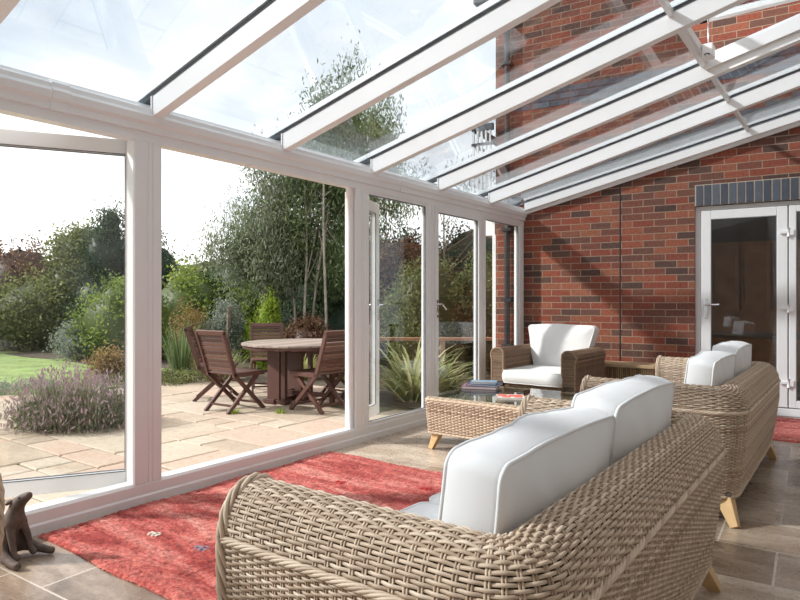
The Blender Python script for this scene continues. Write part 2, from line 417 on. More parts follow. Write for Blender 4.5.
def post(n, y0, y1, round_edge=False):
    mb = MB(); m = (y1 - y0)
    # slightly fluted inner face
    poly = [(GX, y0), (GX, y1), (XO, y1), (XO, y0)]
    pr = [(XO, y0 + .004), (GX - .01, y0), (GX, y0 + .006), (GX, y0 + m * .40), (GX - .004, y0 + m * .41), (GX - .004, y0 + m * .5), (GX, y0 + m * .51), (GX, y0 + m * .60), (GX - .004, y0 + m * .61), (GX - .004, y0 + m * .66), (GX, y0 + m * .67), (GX, y1 - .006), (GX - .01, y1), (XO, y1 - .004)]
    mb.prism([(px_ - .0015, py_) for px_, py_ in pr], 'z', .115, 2.05)
    if round_edge:
        P = [(GX - .045, y0 - .022, z) for z in np.linspace(.12, 2.05, 8)]
        mb.tube(P, .03, 16)
    return struct(mb.build('trim_%d' % n, M['upvc']))
post(10, 1.907, 2.083); post(11, 3.80, 3.955, True); post(12, 4.835, 4.955); post(13, 5.85, 5.945); post(14, 6.79, WY); post(15, .05, .20); post(16, -1.1, -1.0); post(17, YN, YN + .12)
WN = [0]
def fixed_window(y0, y1, sash=None, handle=None):
    WN[0] += 1
    e = empty('window_%d' % WN[0], (GX, (y0 + y1) / 2, .12)); struct(e)
    ly0, ly1 = y0 - (y0 + y1) / 2, y1 - (y0 + y1) / 2; H1 = 2.045 - .12
    w = .022 if not sash else sash
    f = MB(); x0, x1 = -.06, -.008
    if sash: x1 = .006
    f.box((x0, ly0, 0), (x1, ly0 + w, H1)); f.box((x0, ly1 - w, 0), (x1, ly1, H1)); f.box((x0, ly0 + w, 0), (x1, ly1 - w, w)); f.box((x0, ly0 + w, H1 - w), (x1, ly1 - w, H1))
    f.build('window_frame', M['upvc'], e, bevel=.002)
    g = MB(); a = w; t = .006
    for (p, q) in (((-.034, ly0 + a, a), (-.026, ly0 + a + t, H1 - a)), ((-.034, ly1 - a - t, a), (-.012, ly1 - a, H1 - a)), ((-.034, ly0 + a, a), (-.026, ly1 - a, a + t)), ((-.034, ly0 + a, H1 - a - t), (-.012, ly1 - a, H1 - a))): g.box(p, q)
    g.build('gasket', M['gasket'], e)
    MB().box((-.036, ly0 + a, a), (-.030, ly1 - a, H1 - a)).build('window_pane', M['glass'], e)
    if handle:
        h = MB(); hy = ly0 + w / 2; z = handle - .12
        h.box((.006, hy - .012, z - .10), (.014, hy + .012, z + .07)); h.tube([(.010, hy, z + .03), (.05, hy, z + .03)], .009, 10)
        h.tube([(.05, hy - .008, z + .03), (.053, hy + .02, z + .03), (.05, hy + .06, z + .005), (.045, hy + .10, z - .02)], .009, 10)
        h.tube([(.012, hy, z - .06), (.03, hy, z - .06)], .01, 10)
        h.build('window_handle', M['chrome'], e)
    return e
fixed_window(3.955, 4.835); fixed_window(4.955, 5.85, sash=.055, handle=1.08); fixed_window(5.945, 6.79)
fixed_window(-1.0, .05); fixed_window(YN + .12, -1.1)
# glazed near end wall
e = struct(empty('window_%d' % (WN[0] + 1), (GX, YN, 0))); f = MB()
for x in (0, .55, 1.1, 1.65, 2.26): f.box((x, -.07, 0), (x + .08, 0, 2.25))
f.box((0, -.07, 0), (2.34, 0, .12)); f.box((0, -.07, 2.05), (2.34, 0, 2.25)); f.box((0, -.07, .95), (2.34, 0, 1.03))
f.prism([(0, 2.25), (2.34, 2.25), (2.34, 2.85), (0, 2.27)], 'y', -.05, -.02)
f.build('window_frame', M['upvc'], e); MB().box((.08, -.04, .12), (2.26, -.034, 2.05)).build('window_pane', M['glass'], e)

# ------- open outward door leaves
def leaf(n, hinge, ang, width, z0=.105, z1=2.035, stile=.085, bead=.02):
    """hinge (x,y); ang = rotation of the leaf about z; leaf extends along local +y"""
    e = empty('door_%d' % n, (hinge[0], hinge[1], z0), ang); struct(e); H1 = z1 - z0; f = MB(); t = .06
    f.box((-t, 0, 0), (0, stile, H1)); f.box((-t, width - stile, 0), (0, width, H1)); f.box((-t, stile, 0), (0, width - stile, stile + .01)); f.box((-t, stile, H1 - stile - .01), (0, width - stile, H1))
    f.build('door_frame', M['upvc'], e, bevel=.004)
    g = MB(); a = stile
    for x0 in (-t + .004, -.012):
        g.box((x0, a, a), (x0 + .008, a + .005, H1 - a)); g.box((x0, width - a - .005, a), (x0 + .008, width - a, H1 - a)); g.box((x0, a, a), (x0 + .008, width - a, a + .015)); g.box((x0, a, H1 - a - .015), (x0 + .008, width - a, H1 - a))
    g.build('gasket', M['gasket'], e)
    MB().box((-.033, a, a), (-.027, width - a, H1 - a)).build('glass_pane', M['glass'], e)
    h = MB(); y = width - stile / 2
    for s, x in ((1, 0), (-1, -t)):
        h.box((min(x, x + s * .008), y - .014, .86), (max(x, x + s * .008), y + .014, 1.05)); h.tube([(x, y, 1.0), (x + s * .05, y, 1.0), (x + s * .05, y - .11, .99)], .009, 10)
    h.build('door_handle', M['chrome'], e)
    return e
leaf(1, (GX - .142, 2.02), PI - R(31), .92, z0=.09, z1=2.065, stile=.07)      # left leaf, swung out
leaf(2, (GX - .095, 3.86), R(19.5), .70)              # second leaf, folded back

# ------- roof
RAF = [-2.0, -1.0, 0.03, 1.02, 2.0, 2.985, 3.965, 4.965, 5.97]
RXE = RX - .02
cs = math.sqrt(1 + ROOFS ** 2)
def roofbox(mb, x0, x1, y0, y1, h0, h1):
    v = []
    for h in (h0, h1):
        for y in (y0, y1):
            for x in (x0, x1): v.append((x, y, roofz(x) + h))
    mb.add(v, [np.array([(0, 2, 3, 1), (4, 5, 7, 6), (0, 1, 5, 4), (2, 6, 7, 3), (0, 4, 6, 2), (1, 3, 7, 5)])])
for i, y in enumerate(RAF):
    e = struct(empty('trim_%d' % (20 + i), (0, 0, 0)))
    m_ = MB(); roofbox(m_, GX + .03, RXE, y, y + .062, 0, .118)
    roofbox(m_, GX + .02, GX + .032, y - .006, y + .068, -.012, .118)
    m_.build('rafter_beam', M['upvc'], e, bevel=.003)
    g = MB(); roofbox(g, GX - .14, RXE, y - .003, y + .065, .1185, .1245); g.build('gasket', M['gasket'], e)
    c = MB(); roofbox(c, GX - .16, RXE, y - .016, y + .078, .136, .172); c.build('capping', M['cap'], e)
# wall-side flashing bar following the brick wall
e = struct(empty('trim_30', WC, WA)); m_ = MB()
def wallbar(mb, t0, t1, h0, h1):
    v = []
    for h in (h0, h1):
        for t in (t0, t1):
            for w in (.03, 4.25): v.append((w, t, roofz(GX + w * math.cos(WA)) + h))
    mb.add(v, [np.array([(0, 2, 3, 1), (4, 5, 7, 6), (0, 1, 5, 4), (2, 6, 7, 3), (0, 4, 6, 2), (1, 3, 7, 5)])])
wallbar(m_, -.075, -.004, .028, .112); wallbar(m_, -.03, -.002, -.012, .03); m_.build('rafter_beam', M['upvc'], e)
g = MB(); wallbar(g, -.077, -.004, .114, .126); g.build('gasket', M['gasket'], e)
c = MB(); wallbar(c, -.085, -.012, .138, .165); c.build('capping', M['cap'], e)
# glass panes per bay; the bay 3.965-4.965 has an open vent above the transom
edges = [YN] + RAF + [None]
VX0, VX1 = -.90, .20
XG = GX - .14
WN[0] = 20
for i in range(len(edges) - 1):
    y0 = edges[i] + .07 if i else edges[i]; y1 = edges[i + 1]
    if y1 is None:
        v = []
        for h in (.1285, .1345):
            for x in (XG, RXE):
                yw = WY + (x - GX) * math.tan(WA)
                v += [(x, y0, roofz(x) + h), (x, yw, roofz(x) + h)]
        p = MB(); p.add(v, [np.array([(0, 1, 3, 2), (4, 6, 7, 5), (0, 4, 5, 1), (2, 3, 7, 6), (0, 2, 6, 4), (1, 5, 7, 3)])])
    else:
        p = MB()
        if abs(y1 - 4.965) < .01: roofbox(p, XG, VX0 - .03, y0, y1, .1285, .1345); roofbox(p, VX1 + .03, RXE, y0, y1, .1285, .1345)
        else: roofbox(p, XG, RXE, y0, y1, .1285, .1345)
    struct(p.build('window_%d' % WN[0], M['roofglass'])); WN[0] += 1
# transom bars between rafters (one line across the bays)
tb = MB()
for i in range(5, len(edges) - 1):
    y0 = edges[i] + .062; y1 = edges[i + 1] if edges[i + 1] else WY + (VX0 - GX) * math.tan(WA) - .005
    roofbox(tb, VX0 - .022, VX0 + .004, y0, y1, .092, .127)
struct(tb.build('trim_31', M['upvc']))
# open roof vent
e = struct(empty('window_40', (VX1, 4.5, roofz(VX1) + .13))); f = MB()
vw = .45; vl = VX1 - VX0 + .04
f.box((-vl, -vw, 0), (0, -vw + .05, .045)); f.box((-vl, vw - .05, 0), (0, vw, .045)); f.box((-vl, -vw, 0), (-vl + .06, vw, .045)); f.box((-.06, -vw, 0), (0, vw, .045))
f.build('window_frame', M['cap'], e, bevel=.003); MB().box((-vl + .05, -vw + .04, .02), (-.05, vw - .04, .026)).build('window_pane', M['roofglass'], e)
kb = MB()
roofbox(kb, VX0, VX1, 4.035, 4.06, .06, .15); roofbox(kb, VX0, VX1, 4.935, 4.96, .06, .15); roofbox(kb, VX0 - .035, VX0 + .02, 4.04, 4.96, .10, .155); roofbox(kb, VX1, VX1 + .05, 4.04, 4.96, .08, .155)
struct(kb.build('trim_32', M['cap']))
# window winder that opens the vent
zz = roofz(VX0) + .09
wd = empty('vent_opener', (VX0 + .06, 4.72, zz)); tag(wd, 'clear plastic winding gear under the open roof vent', 'window opener')
MB().box((-.035, -.05, -.03), (.035, .05, .06)).build('gear_box', M['cap'], wd, bevel=.012)
MB().tube([(0, 0, .05), (.0, -.01, .16), (.0, -.02, .24)], .006, 8).build('push_rod', M['chrome'], wd)
MB().tube([(.015 * math.cos(a), .015 * math.sin(a) - .055, -.02) for a in np.linspace(0, 2 * PI, 13)[:-1]], .004, 6, closed=True).build('ring', M['black'], wd)

# ------- french door in the brick wall
def fdoor():
    fr = struct(empty('door_3', WC, WA)); f = MB(); t0, t1 = .05, .12
    def bx(m, a, b): m.box((a[0], t0 + a[1], a[2]), (b[0], t0 + b[1], b[2]))
    bx(f, (D0, 0, 0), (D0 + .055, .07, DZ)); bx(f, (D0 + .055, 0, DZ - .045), (D1, .07, DZ)); bx(f, (D0, -.03, .0), (D1, .07, .075)); bx(f, (2.66, .05, .075), (2.73, .07, DZ - .045))
    f.build('door_frame', M['upvc'], fr, bevel=.004)
    for n, (a, b) in enumerate(((1.918, 2.69), (2.70, 3.56))):
        z0, z1 = .085, DZ - .05; s = (.092, .062)[n]
        lf_ = MB(); y0, y1 = -.022, .045
        for p, q in (((a, y0, z0), (a + s, y1, z1)), ((b - s, y0, z0), (b, y1, z1)), ((a + s, y0, z0), (b - s, y1, z0 + s + .01)), ((a + s, y0, z1 - s), (b - s, y1, z1))): bx(lf_, p, q)
        o = lf_.build('door_leaf', M['upvc'], fr, bevel=.006)
        g = MB()
        for p, q in (((a + s, -.016, z0 + s), (a + s + .007, -.006, z1 - s)), ((b - s - .007, -.016, z0 + s), (b - s, -.006, z1 - s)), ((a + s, -.016, z0 + s), (b - s, -.006, z0 + s + .017)), ((a + s, -.016, z1 - s - .007), (b - s, -.006, z1 - s))): bx(g, p, q)
        g.build('gasket', M['gasket'], o)
        gp = MB(); bx(gp, (a + s, .0, z0 + s), (b - s, .006, z1 - s)); gp.build('glass_pane', M['doorglass'], o)
        if n == 0:
            h = MB(); hx = a + s / 2; y = t0 - .022
            h.box((hx - .014, y - .008, .96), (hx + .014, y, 1.17)); h.tube([(hx, y, 1.10), (hx, y - .05, 1.10)], .010, 10); h.tube([(hx - .008, y - .05, 1.10), (hx + .06, y - .052, 1.10), (hx + .125, y - .045, 1.103)], .010, 10)
            h.tube([(hx, y - .006, 1.0), (hx, y - .02, 1.0)], .012, 12)
            h.build('door_handle', M['chrome'], o)
    hg = []
    for z in (1.82, 1.07, .33):
        h = MB(); h.box((2.625, t0 - .045, z - .012), (2.69, t0 - .022, z + .012)); h.tube([(2.695, t0 - .034, z - .045), (2.695, t0 - .034, z + .045)], .013, 12); h.box((2.70, t0 - .04, z - .03), (2.74, t0 - .022, z + .03))
        h.build('hinge', M['upvc'], fr)
fdoor()
# dark room behind the french door
r0, r1 = 1.2, 4.6
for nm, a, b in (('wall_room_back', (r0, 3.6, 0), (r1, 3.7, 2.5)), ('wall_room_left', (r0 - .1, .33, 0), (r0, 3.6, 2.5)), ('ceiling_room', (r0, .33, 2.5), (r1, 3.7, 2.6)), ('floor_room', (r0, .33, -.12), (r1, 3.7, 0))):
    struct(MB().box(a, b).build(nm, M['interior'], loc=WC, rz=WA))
cab = empty('wall_cabinet', wp(2.6, -3.35), WA); tag(cab, 'brown wooden cabinet at the back of the dark room seen through the french door', 'cabinet')
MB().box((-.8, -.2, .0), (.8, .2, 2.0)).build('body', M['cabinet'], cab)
for i in range(4):
    d = MB(); x = -.78 + i * .39; d.box((x + .01, -.222, 1.0), (x + .37, -.2, 1.95)); d.box((x + .05, -.232, 1.06), (x + .33, -.222, 1.89)); d.build('door', M['cabinet'], cab, bevel=.004)
tbx = empty('dining_table', wp(2.5, -1.5), WA); tag(tbx, 'dark dining table standing in the room behind the french door', 'table')
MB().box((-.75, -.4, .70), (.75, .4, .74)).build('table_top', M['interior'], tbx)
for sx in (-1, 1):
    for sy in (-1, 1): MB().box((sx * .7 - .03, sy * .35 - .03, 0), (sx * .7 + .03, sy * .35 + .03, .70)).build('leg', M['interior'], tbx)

# ------------------------------------------------------------------ outside of the house
dp = empty('drainpipe', wp(-.19, .06), WA); tag(dp, 'black round drainpipe running down the outer brick wall', 'drainpipe')
MB().tube([(0, 0, z) for z in np.linspace(0, 4.6, 12)], .036, 14).build('pipe', M['black'], dp)
for z in (.6, 1.15, 2.0, 3.0, 4.0): MB().box((-.06, -.045, z - .02), (.06, .058, z + .02)).build('bracket', M['black'], dp)
MB().tube([(0, 0, 1.96), (.03, -.02, 2.06), (.09, -.05, 2.13), (.13, -.06, 2.17)], .034, 12).build('branch_pipe', M['black'], dp)
gu = empty('gutter', wp(-.5, .05, 4.83), WA); tag(gu, 'grey gutter end at the top corner of the house wall', 'gutter')
MB().box((-.12, -.05, -.02), (.16, .06, .06)).build('channel', M['greymetal'], gu, bevel=.012)
MB().box((.12, -.06, -.03), (.18, .07, .08)).build('end_cap', M['greymetal'], gu, bevel=.012)
fb = empty('fascia_box', wp(-.46, -.10, 1.95), WA); tag(fb, 'white boxed fascia end beside the outer brick corner', 'fascia')
MB().box((-.10, -.05, 0), (.07, .25, .25)).build('box', M['cap'], fb, bevel=.006)
wpz = MB().box((-.02, -.02, -.1), (.03, .04, 1.95)); o = wpz.build('white_corner_board', M['cap'], loc=wp(-.385, -.02), rz=WA, bevel=.004); tag(o, 'thin white vertical board along the outer brick corner', 'board')
# balcony railing on the upper floor beyond the corner
br_ = empty('balcony_railing', wp(-.56, -.25, 2.35), WA); tag(br_, 'small metal balcony railing at the upper corner of the house', 'railing')
MB().box((-.08, -.35, .88), (.20, -.30, .96)).box((-.08, -.35, .88), (-.02, .5, .96)).build('top_rail', M['greymetal'], br_, bevel=.004)
MB().box((-.08, -.35, .70), (.20, -.31, .73)).box((-.08, -.35, .70), (-.04, .5, .73)).build('middle_rail', M['greymetal'], br_)
for i in range(5): MB().box((-.07 + i * .055, -.345, .0), (-.047 + i * .055, -.322, .88)).build('baluster', M['cap'], br_)
MB().box((-.09, -.36, -.06), (.20, .5, 0)).build('deck', M['greymetal'], br_)

# ------------------------------------------------------------------ wicker
class Path:
    def __init__(s, pts, r, closed=False, step=.01):
        """rounded polyline in xy; outward normal = right-hand side of travel"""
        P = []; n = len(pts)
        for i in range(n):
            p = np.array(pts[i], float)
            if not closed and i in (0, n - 1): P.append(p); continue
            a = np.array(pts[i - 1], float); b = np.array(pts[(i + 1) % n], float)
            d1 = (a - p) / np.linalg.norm(a - p); d2 = (b - p) / np.linalg.norm(b - p)
            p0 = p + d1 * r; p1 = p + d2 * r
            c = p + (d1 + d2) * r
            for t in np.linspace(0, PI / 2, 9):
                P.append(c - d2 * r * math.cos(t) - d1 * r * math.sin(t))
        if closed: P.append(P[0])
        P = np.array(P); seg = np.linalg.norm(np.diff(P, axis=0), axis=1)
        keep = np.concatenate([[True], seg > 1e-9]); P = P[keep]; seg = seg[seg > 1e-9]
        s.s = np.concatenate([[0], np.cumsum(seg)]); s.P = P; s.L = s.s[-1]; s.closed = closed
        T = np.diff(P, axis=0) / seg[:, None]
        s.mid = (s.s[1:] + s.s[:-1]) / 2; s.T = T
    def at(s, u):
        u = np.asarray(u, float)
        x = np.interp(u, s.s, s.P[:, 0]); y = np.interp(u, s.s, s.P[:, 1])
        if s.closed:
            mm = np.concatenate([[s.mid[-1] - s.L], s.mid, [s.mid[0] + s.L]]); TT = np.concatenate([s.T[-1:], s.T, s.T[:1]])
        else: mm, TT = s.mid, s.T
        tx = np.interp(u, mm, TT[:, 0]); ty = np.interp(u, mm, TT[:, 1]); l = np.hypot(tx, ty)
        tx, ty = tx / l, ty / l
        return x, y, tx, ty
class Profile:
    def __init__(s, pts):
        P = np.array(pts, float); d = np.linalg.norm(np.diff(P, axis=0), axis=1); s.s = np.concatenate([[0], np.cumsum(d)]); s.P = P; s.L = s.s[-1]
        T = np.diff(P, axis=0) / d[:, None]; s.mid = (s.s[1:] + s.s[:-1]) / 2; s.T = T
    def at(s, v):
        v = np.asarray(v, float); o = np.interp(v, s.s, s.P[:, 0]); z = np.interp(v, s.s, s.P[:, 1])
        to = np.interp(v, s.mid, s.T[:, 0]); tz = np.interp(v, s.mid, s.T[:, 1]); l = np.hypot(to, tz)
        return o, z, to / l, tz / l
def surf(path, prof, u, v):
    """u,v broadcastable -> P, Normal, Vdir"""
    x, y, tx, ty = path.at(u); o, z, to, tz = prof.at(v)
    nx, ny = ty, -tx                        # outward (right of travel)
    x, y, nx, ny, o, z, to, tz = np.broadcast_arrays(x, y, nx, ny, o, z, to, tz)
    P = np.stack([x - nx * o, y - ny * o, z], -1)
    Vd = np.stack([-nx * to, -ny * to, tz], -1)
    Nn = np.stack([nx * tz, ny * tz, to], -1)
    return P, Nn, Vd
def weave(mb, path, prof, v0, v1, row, sp, rv, rn, amp, k=4, spw=3, stake=.0025, phase=0, pair=1):
    nrow = max(2, int(round((v1 - v0) / row))); vs = v0 + (np.arange(nrow) + .5) * (v1 - v0) / nrow
    ns = int(round(path.L / sp)); ns += ns % 2; sp = path.L / ns
    u = np.linspace(0, path.L, ns * spw + 1)
    U = np.broadcast_to(u, (nrow, len(u))); V = np.broadcast_to(vs[:, None], U.shape)
    P, Nn, Vd = surf(path, prof, U, V)
    ph = (np.arange(nrow) // pair % 2)[:, None] * PI
    w = np.cos(PI * U / sp + ph + phase)
    jit = RNG.normal(0, .0006, (nrow, 1))
    C = P + Nn * (amp * w[..., None]) + Vd * (jit[..., None])
    mb.tubes(C, Nn, Vd, rn, rv, k, np.clip(RNG.normal(.55, .22, nrow), 0, 1))
    su = (np.arange(ns) + .0) * sp
    if stake:
        nv = max(3, int((v1 - v0) / .03) + 1); vv = np.linspace(v0, v1, nv)
        for off in (-stake * 1.3, stake * 1.3):
            U2 = np.broadcast_to((su + off)[:, None], (ns, nv)); V2 = np.broadcast_to(vv, (ns, nv))
            P, Nn, Vd = surf(path, prof, np.clip(U2, 0, path.L), V2); Td = np.cross(Vd, Nn)
            mb.tubes(P, Nn, Td, stake, stake, 4, np.clip(RNG.normal(.4, .2, ns), 0, 1))
def backing(mb, path, prof, inset=.006, tint=.5):  # solid dark sheet added behind the weave to block light through its gaps
    u = np.linspace(0, path.L, max(8, int(path.L / .04))); v = prof.s
    U, V = np.meshgrid(u, v, indexing='ij'); P, Nn, Vd = surf(path, prof, U, V); P = P - Nn * inset
    n, m = U.shape; i = np.arange(n - 1)[:, None]; j = np.arange(m - 1)[None]
    F = np.stack([i * m + j, (i + 1) * m + j, (i + 1) * m + j + 1, i * m + j + 1], -1).reshape(-1, 4)
    mb.add(P.reshape(-1, 3), [F], None, True)
def rope(mb, C, A, B, R_, r, pitch, strands=3, k=5, sgn=1):
    """twisted strands round centreline C (L,3) with frame A,B"""
    d = np.concatenate([[0], np.cumsum(np.linalg.norm(np.diff(C, axis=0), axis=1))])
    n = max(12, int(d[-1] / pitch * 9)); u = np.linspace(0, d[-1], n)
    I = lambda X: np.stack([np.interp(u, d, X[:, c]) for c in range(3)], -1)
    Cc, Aa, Bb = I(C), I(A), I(B)
    for s_ in range(strands):
        th = sgn * 2 * PI * u / pitch + s_ * 2 * PI / strands
        P = Cc + Aa * (R_ * np.cos(th))[:, None] + Bb * (R_ * np.sin(th))[:, None]
        mb.tube(P, r, k, float(np.clip(RNG.normal(.6, .15), 0, 1)))
def rope_u(mb, path, prof, v, R_, r, pitch, out=0, u0=0, u1=None, strands=3, k=5):
    u = np.arange(u0, (u1 or path.L), .012); P, Nn, Vd = surf(path, prof, u, np.full(len(u), v)); rope(mb, P + Nn * out, Nn, Vd, R_, r, pitch, strands, k)
def rope_v(mb, path, prof, u, R_, r, pitch, shift=0, k=5, strands=3):
    v = np.arange(0, prof.L + .005, .008); P, Nn, Vd = surf(path, prof, np.full(len(v), u), np.minimum(v, prof.L)); T = np.cross(Nn, Vd)
    rope(mb, P + T * shift, Nn, T, R_, r, pitch, strands, k)
def endcap(mb, path, prof, u, row, sp, rv, rn, amp, sgn, out=.004, z1=None):
    """flat woven panel closing an arm end"""
    x, y, tx, ty = path.at(u); nx, ny = ty, -tx; T = np.array([tx, ty, 0]) * sgn; NN = np.array([nx, ny, 0])
    P = prof.P; top = P[:, 1].max(); z = P[0, 1] + .01
    zs = np.arange(z, top - .012, row)
    for j, zz in enumerate(zs):
        cr = [P[i, 0] + (zz - P[i, 1]) / (P[i + 1, 1] - P[i, 1]) * (P[i + 1, 0] - P[i, 0]) for i in range(len(P) - 1) if (P[i, 1] - zz) * (P[i + 1, 1] - zz) <= 0 and P[i, 1] != P[i + 1, 1]]
        if len(cr) < 2: continue
        a, b = min(cr), max(cr)
        if b - a < .02: continue
        t = np.linspace(a, b, max(5, int((b - a) / sp * 3)))
        c = np.array([x, y, 0])[None] - NN[None] * t[:, None] + T[None] * (out + amp * np.cos(PI * t / sp + PI * (j % 2)))[:, None]; c[:, 2] = zz
        A = np.broadcast_to(T, c.shape); B = np.broadcast_to(np.array([0, 0, 1.]), c.shape)
        mb.tubes(c[None], A[None], B[None], rn, rv, 4, [float(np.clip(RNG.normal(.55, .2), 0, 1))])
    w = P[:, 0].max()
    loop = [(x - nx * o, y - ny * o, z_) for o, z_ in P]
    return loop

def cushion(W, H, T, r=.06, puff=.03, wr=.004, seed=0, flare=0.0, seams=True, nN=96, top_sag=0.0):
    """cushion mesh local: width along x, height along z (0..H), thickness along y centred."""
    th = []; pts = []
    # rounded-rect outline
    def corner(cx, cz, a0):
        for a in np.linspace(a0, a0 + PI / 2, 7): pts.append((cx + r * math.cos(a), cz + r * math.sin(a)))
    w, h = W / 2, H / 2
    corner(w - r, h - r, 0); 
    for t in np.linspace(0, 1, 14)[1:-1]: pts.append((w - r - t * (W - 2 * r), h))
    corner(-w + r, h - r, PI / 2)
    for t in np.linspace(0, 1, 12)[1:-1]: pts.append((-w, h - r - t * (H - 2 * r)))
    corner(-w + r, -h + r, PI)
    for t in np.linspace(0, 1, 14)[1:-1]: pts.append((-w + r + t * (W - 2 * r), -h))
    corner(w - r, -h + r, 3 * PI / 2)
    for t in np.linspace(0, 1, 12)[1:-1]: pts.append((w, -h + r + t * (H - 2 * r)))
    O = np.array(pts); n = len(O)
    rings = []
    rho = [0.02, .12, .24, .36, .48, .6, .7, .79, .87, .93, .975, 1.0]
    for q in rho: rings.append((O * q, T / 2 + puff * (1 - q ** 2.2) ** .9))
    for t in (.8, .5, .2, 0, -.2, -.5, -.8): rings.append((O * (1 + np.array([.03, .055]) * (1 - t * t)), T / 2 * t))
    for q in rho[::-1]: rings.append((O * q, -(T / 2 + puff * (1 - q ** 2.2) ** .9)))
    V = []
    for o_, y in rings:
        for (a, c) in o_:
            fx = 1 + flare * (c / h)
            cz = c + h
            nz = noise.noise(Vector((a * 4.2 + seed, c * 4.2, y * 5))) * wr + noise.noise(Vector((a * 13 + seed, c * 7, y * 11 + seed))) * wr * .45
            # creases running from the corners
            cr = math.sin((a * 26 + c * 9) + 3 * noise.noise(Vector((a * 3, c * 3, seed)))) * wr * .35 * (abs(a) / w) ** 3
            sg = 1 if y > 0 else -1
            V.append((a * fx, y + sg * (nz + cr), cz + nz * .6 + top_sag * (1 - (a / w) ** 2) * (c / h if c > 0 else 0)))
    m = len(rings); i = np.arange(m - 1)[:, None]; j = np.arange(n)[None]; j2 = (j + 1) % n
    F = np.stack([i * n + j, i * n + j2, (i + 1) * n + j2, (i + 1) * n + j], -1).reshape(-1, 4)
    mb = MB(); V = np.array(V); mb.add(V, [F], None, True)
    c0 = V[:n].mean(0); c1 = V[-n:].mean(0)
    q = np.arange(n); base = mb.n; mb.add([c0, c1], [np.zeros((0, 3), int)])
    mb.f.append(np.stack([q, (q + 1) % n, np.full(n, base)], -1)[:, ::-1]); mb.sm.append(np.ones(n, bool))
    e = (m - 1) * n; mb.f.append(np.stack([e + q, e + (q + 1) % n, np.full(n, base + 1)], -1)); mb.sm.append(np.ones(n, bool))
    k1 = rho.__len__() - 1; pip = MB()
    for ring in (k1, m - 1 - k1):
        pip.tube(V[ring * n:(ring + 1) * n], .0048, 8, closed=True)
    return mb, pip

